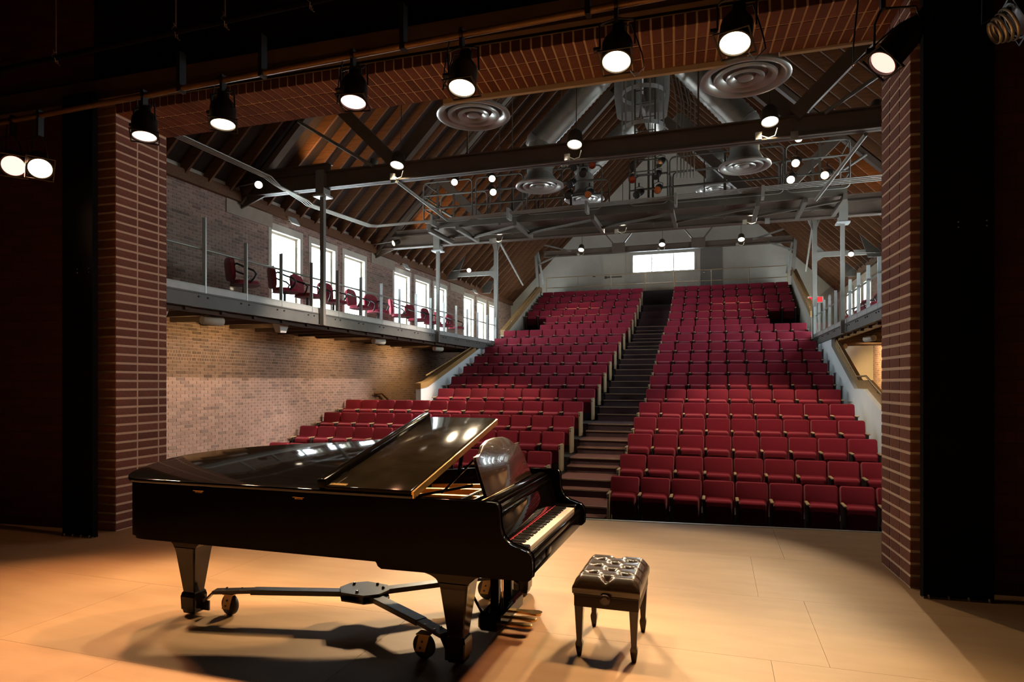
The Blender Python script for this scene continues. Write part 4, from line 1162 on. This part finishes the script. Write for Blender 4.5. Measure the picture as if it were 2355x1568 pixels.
# conduits: along the eaves, then across beside the catwalk
cd = thing('conduit_run', 'four parallel pale conduits bending from the eaves onto the catwalk', 'conduit', (0, 0, 0))
for i in range(4):
    o_ = i * 0.06
    pts = [(-8.95 + o_, 6.9, 5.98), (-8.95 + o_, 11.0, 5.98), (-8.9 + o_, 11.25, 5.90 - 0.02 * i), (-8.9 + o_, 12.2, 5.80), (-9.0 + o_, 12.5, 5.80), (-9.0 + o_, 15.25 - o_, 5.95), (-8.85 + o_, 15.42 - o_, 5.97), (3.6, 15.42 - o_, 6.06 + 0.02 * i)]
    MB().tube(pts, 0.014, 6).build('conduit', 'conduit', cd)
for x in (-7.1, -5.0, -3.0, -0.9, 1.0): MB().box(x - 0.03, x + 0.03, 15.2, 15.5, 5.85, 6.12).build('strap', 'conduit', cd)

# ================================================================== DUCTS AND ROUND DIFFUSERS
def diffuser(x, y, z, dia, label, drop, diag=None):
    t = thing('air_diffuser', label, 'diffuser', (x, y, z))
    k = dia / 1.2
    MB().lathe([(0.60 * k, 0.03), (0.61 * k, 0.0), (0.585 * k, -0.02), (0.53 * k, -0.015), (0.47 * k, 0.05), (0.45 * k, 0.09)], 40, caps=False).build('outer_ring', 'alu', t)
    MB().lathe([(0.43 * k, 0.02), (0.42 * k, -0.01), (0.36 * k, 0.0), (0.30 * k, 0.06)], 36, caps=False).build('middle_ring', 'alu', t)
    MB().lathe([(0.26 * k, 0.01), (0.25 * k, -0.015), (0.20 * k, -0.005), (0.15 * k, 0.05)], 32, caps=False).build('inner_ring', 'alu', t)
    MB().lathe([(0.001, -0.012), (0.08 * k, -0.012), (0.11 * k, 0.0), (0.10 * k, 0.03)], 24).build('core', 'alu', t)
    MB().lathe([(0.45 * k, 0.085), (0.44 * k, 0.12), (0.30, 0.26), (0.29, 0.30), (0.29, drop)], 32, caps=False).lathe([(0.44 * k, 0.09), (0.001, 0.10)], 32, caps=False).build('drop_duct', 'galv', t)
    if diag:
        p = Vector((0, 0, drop)); q = Vector(diag)
        sp = MB()
        n = int((q - p).length / 0.055)
        ring_r = [0.288 + (0.016 if i % 2 == 0 else 0.0) for i in range(n + 1)]
        sp.tube([p + (q - p) * (i / n) for i in range(n + 1)], ring_r, 20)
        sp.build('spiral_duct', 'galv', t)
        MB().lathe([(0.02, -0.30), (0.2, -0.26), (0.29, -0.1), (0.297, 0.0), (0.297, 0.15)], 20, p, (q - p).normalized()).build('elbow', 'galv', t)
diffuser(-3.89, 10.0, 6.2, 1.22, 'round aluminium air diffuser between the arch and the first truss, piano side', 2.2)
diffuser(0.41, 10.0, 6.2, 1.26, 'wide round aluminium air diffuser close behind the arch, bench side', 2.2)
diffuser(-3.83, 14.0, 6.18, 1.08, 'round diffuser under a diagonal spiral duct, piano side of the caged ladder', 1.03, (1.5, 0, 2.43))
diffuser(0.56, 14.0, 6.18, 1.03, 'round diffuser under a diagonal spiral duct, bench side of the caged ladder', 0.9, (-1.2, 0, 2.33))
diffuser(-4.0, 20.0, 7.55, 1.25, 'round diffuser behind the catwalk lamps, piano side', 0.9, (1.5, 0, 2.2))
diffuser(0.0, 20.0, 7.5, 1.15, 'round diffuser behind the catwalk, bench side', 0.9, (-1.2, 0, 2.2))
for x, y, w, lab in ((-1.95, 14.9, 0.32, 'pale vertical duct riser beside the caged ladder, slimmer one'), (-1.32, 15.1, 0.30, 'wide pale vertical duct riser between the spiral ducts')):
    rz = MB().lathe([(w * 0.8, 0), (w, 0.5), (w, 2.95)], 20)
    tag(rz.build('duct_riser', 'galv', None, (x, y, 7.9)), lab, 'duct')
tg = MB().tube([(-2.1, 9.0, 11.3), (-2.1, 24, 11.3)], 0.4, 18)
tag(tg.build('main_duct', 'galv'), 'long galvanised main duct under the ridge', 'duct')

# caged ladder
t = thing('caged_ladder', 'vertical ladder with a hooped safety cage hanging under the ridge', 'ladder', (-1.5, 14.0, 7.2))
for dx in (-0.22, 0.22): MB().box(dx - 0.02, dx + 0.02, 0.3, 0.34, -0.9, 3.2).build('stile', 'steel_grey', t)
rg = MB().tube([(-0.22, 0.32, 0), (0.22, 0.32, 0)], 0.012, 6).mesh('rung', 'steel_grey')
for i in range(13): obj('rung', rg, t, (0, 0, -0.8 + 0.3 * i))
hp = MB()
hoop = []
for i in range(24):
    a = 2 * PI * i / 24; hoop.append((0.46 * math.cos(a), 0.46 * math.sin(a)))
hm = MB(); 
hm.ring_loft([[(p[0] * f, p[1] * f, z) for f, z in ((1, -0.045), (1.012, -0.045), (1.012, 0.045), (1, 0.045))] for p in hoop], False, True, True)
hme = hm.mesh('hoop', 'steel_light')
for z in (0.0, 0.75, 1.5, 2.25): obj('hoop', hme, t, (0, 0, z))
for i in range(7):
    a = R(-20 - 140 * i / 6)
    MB().bar((0.465 * math.cos(a), 0.465 * math.sin(a), -0.04), (0.465 * math.cos(a), 0.465 * math.sin(a), 2.3), 0.035, 0.008).build('cage_bar', 'steel_light', t)
# bundle of drop cables and pipes
t = thing('cable_drop', 'bundle of pale pipes and cables dropping onto the catwalk', 'cables', (-0.80, 14.1, 6.1))
for i in range(6): MB().tube([(i * 0.07, 0.03 * (i % 3), 0), (i * 0.07 + 0.02 * (i % 2), 0.03, 1.6), (i * 0.06 - 0.3, 0, 3.2)], 0.016, 6).build('drop_pipe', 'conduit', t)

# ================================================================== LAMPS
_em = {}
def lens_mat(c, s):
    k = (c, s)
    if k not in _em: _em[k] = emit('lamp_lens', c, s)
    return _em[k]

WARM = (1.0, 0.80, 0.52)
def oriented(o, loc, d):
    o.location = loc
    o.rotation_euler = Vector(d).to_track_quat('-Z', 'Y').to_euler()
    return o

# ---- lighting pipes over the stage
def pipeZ(x): return 4.54 + 0.0095 * (x + 7.4)
pp = thing('lighting_pipe', 'rust-coloured lighting pipe carrying the row of stage lamps', 'pipe', (0, 4.9, 0))
MB().tube([(-11.5, 0, pipeZ(-11.5)), (5.5, 0, pipeZ(5.5))], 0.027, 12).build('pipe', 'pipe_rust', pp)
for x in (-4.95, -4.0, -2.55, -0.95, 0.6): MB().box(x - 0.02, x + 0.02, -0.04, 0.04, pipeZ(x) - 0.04, pipeZ(x) + 0.35).build('pipe_hanger', 'lamp_black', pp)
def p2z(x): return 4.62 + 0.004 * x
p2_ = thing('curtain_pipe', 'dark upper pipe with tied cords above the lamp pipe', 'pipe', (0, 4.15, 0))
MB().tube([(-11.5, 0, p2z(-11.5)), (5.5, 0, p2z(5.5))], 0.024, 10).build('pipe', 'black_paint', p2_)
for x in (-5.6, -4.25, -3.75, -2.95, -1.2):
    c = MB()
    for k in range(3):
        c.tube([(x + 0.03 * (i % 2) - 0.015, 0.03 * math.cos(i * 1.3 + k), p2z(x) + 0.05 - 0.022 * i + 0.01 * k) for i in range(6)], 0.004, 5)
    c.tube([(x, 0, p2z(x)), (x, 0, p2z(x) + 0.9)], 0.006, 6)
    c.build('tie_cord', 'steel', p2_)

# ---- stage lamps on the pipe
PAR_can = MB().lathe([(0.045, 0.36), (0.055, 0.345), (0.055, 0.27), (0.085, 0.235), (0.112, 0.19), (0.118, 0.16), (0.118, 0.012), (0.122, 0.008), (0.122, -0.004), (0.108, -0.004), (0.106, 0.006)], 28, caps=False).mesh('can', 'lamp_black')
PAR_frame = MB().box(-0.128, 0.128, -0.128, -0.118, -0.006, 0.004).box(-0.128, 0.128, 0.118, 0.128, -0.006, 0.004).box(-0.128, -0.118, -0.118, 0.118, -0.006, 0.004).box(0.118, 0.128, -0.118, 0.118, -0.006, 0.004).mesh('gel_frame', 'lamp_black')
PAR_cap = MB().lathe([(0.001, 0.372), (0.03, 0.37), (0.047, 0.355), (0.047, 0.33)], 20).mesh('rear_cap', 'lamp_black')
WH = (1.0, 0.77, 0.48); OR = (1.0, 0.55, 0.29); PK = (1.0, 0.46, 0.25)
def par(x, z, d, c, label, power, cone, target, em=7.0, y=4.9, group=None, tube=None):
    t = thing('stage_lamp', label, 'stage lamp', (x, y, z), 0, group)
    d = Vector(d).normalized()
    q = d.to_track_quat('-Z', 'Y').to_euler()
    can = obj('can', PAR_can, t, (0, 0, 0), q)
    if tube: can.scale = (0.85, 0.85, tube)
    obj('gel_frame', PAR_frame, can); obj('rear_cap', PAR_cap, can)
    MB().lathe([(0.001, -0.001), (0.07, 0.0), (0.107, 0.010)], 28).build('lens', lens_mat((1.0, 0.50, 0.42) if c == PK else (1.0, 0.66, 0.54) if c == OR else c, em), can)
    # yoke and hook clamp
    piv = -d * 0.15
    pz = pipeZ(x) - z
    up = MB()
    w = 0.135
    up.tube([(piv.x - w, piv.y, piv.z), (piv.x - w, piv.y * 0.5, piv.z + 0.17), (piv.x - w * 0.8, 0, min(pz - 0.12, piv.z + 0.24)), (0, 0, min(pz - 0.10, piv.z + 0.26)), (piv.x + w * 0.8, 0, min(pz - 0.12, piv.z + 0.24)), (piv.x + w, piv.y * 0.5, piv.z + 0.17), (piv.x + w, piv.y, piv.z)], 0.008, 6).build('yoke', 'lamp_black', t)
    MB().box(-0.014, 0.014, -0.03, 0.03, min(pz - 0.11, piv.z + 0.25), pz + 0.05).lathe([(0.045, -0.012), (0.045, 0.012)], 14, (0, 0, pz), (1, 0, 0)).build('clamp', 'lamp_black', t)
    MB().lathe([(0.012, 0), (0.02, 0.01), (0.02, 0.05)], 10, (piv.x - w, piv.y, piv.z), (-1, 0, 0)).build('knob', 'lamp_black', t)
    e = -d * 0.34
    sg = 1 if int(x * 10) % 2 else -1
    MB().tube([(e.x, e.y, e.z), (e.x + sg * 0.1, e.y + 0.02, e.z + 0.02), (sg * 0.19, 0.02, 0.05), (sg * 0.21, 0.02, -0.06), (sg * 0.14, 0.03, -0.12), (sg * 0.10, 0.05, -0.06)] if sg > 0 else
              [(e.x, e.y, e.z), (e.x - 0.12, e.y + 0.02, e.z + 0.02), (-0.18, 0.02, 0.02), (-0.17, 0.03, 0.2), (-0.12, 0.02, pz - 0.02)], 0.006, 6).build('cable', 'cable', t)
    if power: spot(t, d * 0.03, Vector(target) - Vector((x, y, z)), power, c, cone, 0.5, 0.09)
    return t
WH = (1.0, 0.77, 0.48); OR = (1.0, 0.55, 0.29); PK = (1.0, 0.46, 0.25)
PPOW = 320
par(-5.41, 4.15, (0.12, -0.12, -1), OR, 'pink-lit stage lamp hanging in front of the brick jamb on the piano side', PPOW * 1.3, 66, (-4.6, 2.6, 0), 3.0)
par(-4.45, 4.15, (0.1, -0.12, -1), WH, 'white-lit stage lamp second along the pipe from the piano-side jamb', PPOW * 0.8, 66, (-3.7, 2.8, 0))
par(-3.04, 4.17, (0.05, -0.2, -1), PK, 'pink-lit stage lamp with a hanging cable over the middle of the soffit', PPOW * 1.3, 66, (-2.4, 2.2, 0), 3.0)
par(-2.01, 4.15, (0.0, -0.26, -1), WH, 'white-lit stage lamp in front of the piano-side air diffuser', PPOW, 66, (-1.4, 2.9, 0))
par(-0.73, 4.17, (0.0, -0.34, -1), WH, 'white-lit stage lamp below the middle of the brick arch above the bench', PPOW * 0.6, 66, (-0.5, 3.0, 0))
par(0.13, 4.17, (-0.1, -0.36, -1), WH, 'white-lit stage lamp in front of the largest diffuser', PPOW * 0.6, 66, (0.2, 2.8, 0))
par(-7.24, 4.05, (0.75, -0.55, -0.6), PK, 'pink-lit side lamp at the dark wing, half hidden by its white neighbour', 150, 85, (-2.5, 3.2, 0.6), 2.0)
par(-6.84, 3.98, (0.75, -0.45, -0.7), WH, 'white-lit side lamp at the dark wing on the piano side', 260, 85, (-2.0, 4.2, 1.2))
par(1.08, 3.88, (-0.65, -0.25, -0.8), PK, 'pink-lit long-tubed lamp beside the bench-side jamb', 240, 90, (-3.4, 4.6, 1.4), 1.7, tube=1.45)
# gold-lit lens tube of that lamp
dark_lamp = par(1.84, 4.04, (-0.9, 0.1, -0.45), (0.05, 0.035, 0.03), 'unlit lamp with a ringed lens on the dark bench-side wing', 0, 0, (0, 0, 0), 0.15)
for k in range(4):
    MB().lathe([(0.105 - 0.012 * k, 0), (0.112 - 0.012 * k, 0.004), (0.112 - 0.012 * k, 0.016), (0.105 - 0.012 * k, 0.02)], 28, Vector((-0.9, 0.1, -0.45)).normalized() * (0.03 + 0.028 * k), (-0.9, 0.1, -0.45), caps=False).build('lens_ring', 'alu', dark_lamp)

# ---- house lamps hanging at the trusses
HB = MB().lathe([(0.02, 0.30), (0.09, 0.29), (0.125, 0.24), (0.135, 0.15), (0.14, 0.02), (0.132, 0.0), (0.125, 0.02)], 24, caps=False).mesh('shade', 'lamp_brown')
def house_lamp(x, y, z, d, label, power, target, cone=75, c=WARM, group=None, scale=1.0):
    t = thing('house_lamp', label, 'lamp', (x, y, z), 0, group)
    d = Vector(d).normalized()
    sh_ = obj('shade', HB, t, (0, 0, 0), d.to_track_quat('-Z', 'Y').to_euler(), (scale,) * 3)
    MB().lathe([(0.001, 0.012), (0.08, 0.014), (0.126, 0.02)], 24).build('lens', lens_mat((1.0, 0.86, 0.62), 9.0), sh_)
    e = -d * 0.29 * scale
    MB().tube([tuple(e), (e.x, e.y + 0.05, e.z + 0.1), (e.x, e.y + 0.1, e.z + 1.1)], 0.009, 6).build('stem', 'lamp_brown', t)
    MB().box(-0.22, -0.12, 0.12, 0.17, -0.22, -0.10).build('junction_box', 'steel_grey', t)
    MB().tube([(-0.12, 0.12, -0.17), (-0.02, 0.06, -0.24), (0.08, 0.04, -0.22), (0.12, 0.03, -0.10)], 0.008, 6).build('lead', 'conduit', t)
    if power: spot(t, d * 0.06, Vector(target) - Vector((x, y, z)), power, c, cone, 0.6, 0.10)
    return t
for x, e_, tx in ((-6.05, 560, -6.2), (-2.45, 2600, -9.8), (0.85, 760, 0.9)):
    nm = {-6.05: 'piano side', -2.45: 'middle', 0.85: 'bench side'}[x]
    house_lamp(x, 11.35, 6.03, (0.0, -0.35, -1), 'lit house lamp on the truss nearest the arch, %s' % nm, e_, (tx, 13.4 if x != -2.45 else 11.2, 0.6 if x != -2.45 else 0.2), 80 if x != -2.45 else 36, WARM if x != -2.45 else (1.0, 0.82, 0.70))
for x, e_, tx in ((-5.95, 950, -6.3), (-2.42, 2600, -9.8), (0.87, 950, 0.8)):
    nm = {-5.95: 'piano side', -2.42: 'middle', 0.87: 'bench side'}[x]
    house_lamp(x, 17.25, 6.0, (0.0, -0.25, -1), 'lit house lamp on the truss behind the catwalk, %s' % nm, e_, (tx, 16.2 if x != -2.42 else 15.0, 1.2 if x != -2.42 else 0.4), 62 if x != -2.42 else 36, WARM if x != -2.42 else (1.0, 0.82, 0.70))
for x, tx in ((-5.94, -5.6), (-2.29, -2.3), (1.03, 0.7)):
    nm = {-5.94: 'cream door side', -2.29: 'under the booth window', 1.03: 'grey door side'}[x]
    house_lamp(x, 28.95, 7.85, (0.0, -0.5, -0.8), 'lit house lamp on the rear gusseted truss, %s' % nm, 1100 if tx != -2.3 else 200, (tx, 26.4, 4.2), 44, (1.0, 0.70, 0.40))

# ---- lamps on arms at the truss ends, washing the roof
WB = MB().lathe([(0.05, 0.24), (0.075, 0.22), (0.085, 0.1), (0.085, 0.0), (0.078, 0.01)], 18, caps=False).mesh('shade', 'lamp_brown')
def arm_lamp(x, y, z, d, wallx, label, power, target, c=(1.0, 0.70, 0.36), cone=100):
    t = thing('arm_lamp', label, 'lamp', (x, y, z))
    d = Vector(d).normalized()
    s_ = obj('shade', WB, t, (0, 0, 0), d.to_track_quat('-Z', 'Y').to_euler())
    MB().lathe([(0.001, 0.004), (0.05, 0.006), (0.078, 0.012)], 18).build('lens', lens_mat((1.0, 0.86, 0.62), 7.0), s_)
    MB().tube([(0, 0, 0.06), ((wallx - x) * 0.95, 0, 0.0)], 0.013, 6).build('arm', 'steel_grey', t)
    if power: spot(t, d * 0.03, Vector(target) - Vector((x, y, z)), power, c, cone, 0.7, 0.06)
arm_lamp(-9.45, 11.45, 6.0, (0.5, -0.75, -0.5), WL, 'small lit lamp on an arm under the arch-side truss end', 0, (0, 0, 0))
arm_lamp(-9.35, 17.3, 5.95, (-0.5, -0.75, -0.4), WL, 'small round lamp on an arm at the catwalk-side truss end', 0, (0, 0, 0))
arm_lamp(-9.1, 22.9, 6.06, (0.3, -0.9, -0.4), WL, 'small lit lamp on the wall arm of the piano-side column', 0, (0, 0, 0))
arm_lamp(4.15, 22.9, 5.86, (-0.2, -0.9, -0.5), WR, 'small lit lamp on the wall arm of the bench-side column', 0, (0, 0, 0))
arm_lamp(3.95, 17.2, 5.72, (-0.4, -0.9, -0.2), WR, 'round lamp at the bench-side end of the catwalk-side truss', 0, (0, 0, 0))
# added up-lighters on the truss chords, for the orange glow on the rafters
def uplight(x, y, z, target, power, label, cone=95):
    t = thing('uplight', label, 'lamp', (x, y, z))
    d = (Vector(target) - Vector((x, y, z))).normalized()
    s_ = obj('shade', WB, t, tuple(d * 0.20), d.to_track_quat('-Z', 'Y').to_euler())
    MB().lathe([(0.001, 0.02), (0.05, 0.022), (0.076, 0.028)], 18).build('lens', lens_mat((1.0, 0.75, 0.42), 5.0), s_)
    MB().box(-0.05, 0.05, -0.05, 0.05, -0.02, 0.06).build('base', 'lamp_brown', t)
    spot(t, d * 0.24, Vector(target) - Vector((x, y, z)), power, (1.0, 0.62, 0.26), cone, 0.8, 0.06)
for x, y, tgt, pw in ((-8.6, 11.85, (-8.3, 13.5, 8.2), 120), (-6.9, 11.85, (-6.6, 12.8, 9.5), 90), (-8.6, 17.75, (-8.6, 19.6, 7.8), 120), (3.6, 17.75, (3.6, 19.5, 7.8), 45), (2.5, 11.85, (3.2, 13.5, 8.2), 40)):
    uplight(x, y, 6.22, tgt, pw, 'added amber uplight on the %s truss chord, %s' % ('catwalk-side' if y > 12 else 'arch-side', ('wall end' if abs(x - XC) > 5.5 else 'inner one') + (', piano side' if x < XC else ', bench side')))

# ---- catwalk spots
SB = MB().lathe([(0.03, 0.42), (0.075, 0.41), (0.085, 0.25), (0.075, 0.22), (0.078, 0.02), (0.088, 0.0), (0.08, 0.004)], 18, caps=False).mesh('barrel', 'lamp_black')
CF = 15.05 / 15.45
def cat_spot(x, y, z, c, em, label, group, power=0, target=(-2.0, 3.6, 0.3), cone=34, m=None, zrail=None):
    x, y, z = x * CF, y * CF, 1.7 + (z - 1.7) * CF      # hung just in front of the guard frames
    t = thing('catwalk_spotlight', label, 'spotlight', (x, y, z), 0, group)
    d = (Vector(target) - Vector((x, y, z))).normalized()
    b_ = obj('barrel', SB, t, (0, 0, 0), d.to_track_quat('-Z', 'Y').to_euler())
    MB().lathe([(0.001, -0.004), (0.05, -0.002), (0.08, 0.004)], 18).build('lens', m if m else lens_mat(c, em), b_)
    p = -d * 0.2
    MB().tube([(p.x - 0.1, p.y, p.z), (p.x - 0.1, p.y, p.z + 0.12), (p.x, p.y, p.z + 0.16), (p.x + 0.1, p.y, p.z + 0.12), (p.x + 0.1, p.y, p.z)], 0.008, 6).build('yoke', 'lamp_black', t)
    MB().box(p.x - 0.015, p.x + 0.015, p.y - 0.02, p.y + 0.02, p.z + 0.15, p.z + 0.24).build('clamp', 'lamp_black', t)
    if power: spot(t, d * 0.03, Vector(target) - Vector((x, y, z)), power, c, cone, 0.35, 0.05)
KW = (1.0, 0.77, 0.48)
CP = 3800
cat_spot(-6.55, 15.45, 6.98, KW, 14, 'lit catwalk spotlight alone by the end frame, piano side', None, CP * 0.55, (-2.6, 3.2, 0.2), 23)
cat_spot(-5.50, 15.45, 6.97, KW, 14, 'upper lit catwalk spotlight of the pair, piano side', None, CP * 0.65, (-1.2, 3.6, 0.0), 23)
cat_spot(-5.47, 15.45, 6.62, KW, 14, 'lower lit catwalk spotlight of the pair, piano side', None, CP * 0.4, (-0.2, 4.2, 0.0), 23)
cat_spot(1.75, 15.45, 7.16, KW, 14, 'highest lit catwalk spotlight, bench side', None, CP * 0.5, (-2.4, 3.0, 0.4), 23)
cat_spot(1.69, 15.45, 6.61, KW, 14, 'middle lit catwalk spotlight of the three stacked ones, bench side', None, CP * 0.5, (-1.2, 2.6, 0.0), 23)
cat_spot(1.59, 15.45, 6.25, KW, 14, 'lowest lit catwalk spotlight of the three stacked ones, bench side', None, CP * 0.35, (-0.6, 4.0, 0.0), 23)
cat_spot(2.28, 15.45, 6.28, (1.0, 0.55, 0.22), 14, 'amber-lit catwalk spotlight by the end frame, bench side', None, CP * 0.4, (-3.2, 2.4, 0.2), 23)
unlit = [(-4.527, 7.083), (-3.614, 7.12), (-3.35, 7.038), (-3.131, 6.855), (-2.893, 7.044), (-3.46, 6.618), (-3.001, 6.339), (-3.504, 6.352), (-1.911, 6.91), (-1.922, 6.597), (-1.818, 6.221), (-1.298, 6.918), (-1.368, 6.626), (-1.328, 6.291), (0.672, 6.988), (0.765, 6.601)]      # x, z on the catwalk's stage-side rail
for i, (X, Z) in enumerate(unlit):
    Y = 15.45
    m_ = M['red_gel'] if i in (4, 9) else (M['orange_gel'] if i in (6, 13, 15) else M['chrome'] if i in (1, 11) else M['lamp_black'])
    kind = 'red lens' if i in (4, 9) else 'orange lens' if i in (6, 13, 15) else 'clear lens' if i in (1, 11) else 'dark lens'
    rank = sorted(range(len(unlit)), key=lambda q: unlit[q][0]).index(i) + 1
    cat_spot(X, Y, Z, (0, 0, 0), 0, 'unlit black catwalk spotlight with %s, %s along from the piano side' % (kind, ORD[rank]), 'unlit catwalk spotlights', 0, (-2.5 + (i % 5 - 2) * 0.8, 3.5, 0.5), 30, m_)

# ---- wall floods above the windows
for y, z, lab in ((13.3, 5.78, 'white flood lamp above the window closest to the proscenium'), (19.3, 5.70, 'white flood lamp above the middle window group'), (25.7, 5.75, 'white flood lamp above the window group farthest from the stage')):
    t = thing('wall_flood', lab, 'flood lamp', (WL + 0.02, y, z))
    MB().bar((0, 0, 0.0), (0, 0, 0.3), 0.04, 0.03).build('conduit', 'brass', t)
    MB().bar((0, 0, -0.02), (0.12, 0, -0.05), 0.05, 0.05).build('arm', 'white_fix', t)
    h = MB().box(-0.02, 0.02, -0.16, 0.16, -0.11, 0.11).build('head', 'white_fix', t, (0.2, 0, -0.08), bev=0.01)
    h.rotation_euler = (0, R(-35), 0)
    MB().box(0.02, 0.024, -0.14, 0.14, -0.09, 0.09).build('lens', 'steel_light', h)

# ---- fixtures under the balconies, washing the brick
def under_lamp(x, y, s, kind, power, label, group=None):
    t = thing('wall_washer', label, 'lamp', (x, y, BALC - 0.30), 0, group)
    if kind == 'box':
        MB().hexa([(-0.06, -0.09, -0.16), (0.06, -0.09, -0.16), (0.06, 0.09, -0.16), (-0.06, 0.09, -0.16)], [(-0.09, -0.15, 0.02), (0.09, -0.15, 0.02), (0.09, 0.15, 0.02), (-0.09, 0.15, 0.02)]).build('housing', 'white_fix', t)
    else:
        MB().lathe([(0.065, -0.2), (0.08, -0.19), (0.08, 0.19), (0.065, 0.2)], 16, (0, 0, -0.09), (0.25 * s, 1, 0)).build('housing', 'cream', t)
        MB().box(-0.02, 0.02, -0.04, 0.04, -0.03, 0.03).build('bracket', 'lamp_brown', t)
    if power: spot(t, (-0.12 * s, 0, -0.12), (-2.0 * s, 0.1, -1.15), power, (1.0, 0.66, 0.28), 130, 0.9, 0.06)
for y, kd, pw, lab in ((7.9, 'box', 30, 'white tapered bracket fixture under the balcony beside the jamb'), (9.05, 'cyl', 55, 'cream cylinder lamp under the piano-side balcony near the jamb'), (10.9, 'box', 75, 'white tapered bracket fixture under the balcony by the hanger'), (14.85, 'cyl', 95, 'cream cylinder lamp under the balcony above the short brown handrail'), (18.6, 'cyl', 110, 'cream cylinder lamp under the balcony above the white stair wall')):
    under_lamp(-8.45, y, 1, kd, pw, lab)
for y, pw, w_ in ((13.6, 120, 'first'), (17.6, 380, 'second'), (21.2, 480, 'third'), (23.0, 380, 'fourth')):
    under_lamp(3.6, y, -1, 'cyl', pw, 'cream cylinder lamp under the bench-side balcony, %s from the proscenium' % w_, 'lamps under the bench-side balcony')  # the last of the row is added to brighten the end wall

# ---- exit sign
t = thing('exit_sign', 'red lit exit sign beyond the bench-side parapet', 'sign', (3.42, 25.2, 4.72))
MB().box(-0.26, 0.26, 0.0, 0.05, -0.12, 0.12).build('housing', 'white_fix', t)
MB().box(-0.22, 0.22, -0.006, 0.0, -0.09, 0.09).build('face', 'exit_red', t)
MB().box(-0.02, 0.02, 0.0, 0.05, 0.12, 0.5).build('stem', 'white_fix', t)

# ---- black masking flats beside the opening
def flat(x0, x1, y, z1, label):
    t = thing('masking_flat', label, 'masking panel', ((x0 + x1) / 2, y, 0), PA)
    w = (x1 - x0) / 2
    MB().box(-w, w, -0.02, 0.0, 0.012, z1).build('panel', 'black_paint', t)
    for x in (-w, w - 0.02): MB().box(x, x + 0.02, 0.0, 0.05, 0.0, z1).build('stile', 'black_paint', t)
    MB().box(-w, w, -0.03, 0.0, 0.0, 0.014).build('foot_strip', 'steel', t)
    for i in range(4): MB().box(-w + 0.03 + i * (2 * w - 0.07) / 3, -w + 0.04 + i * (2 * w - 0.07) / 3, -0.035, -0.02, 0.0, 0.03).build('foot_clip', 'conduit', t)
    for z in (2.92, 2.96):
        for x in (0.0, w - 0.05): MB().lathe([(0.006, 0), (0.004, 0.004)], 8, (x, -0.02, z), (0, -1, 0)).build('screw', 'conduit', t)
flat(-6.93, -6.515, 5.24, 4.9, 'tall black masking flat in front of the piano-side jamb')
flat(1.56, 2.045, 5.82, 4.9, 'tall black masking flat in front of the bench-side jamb')
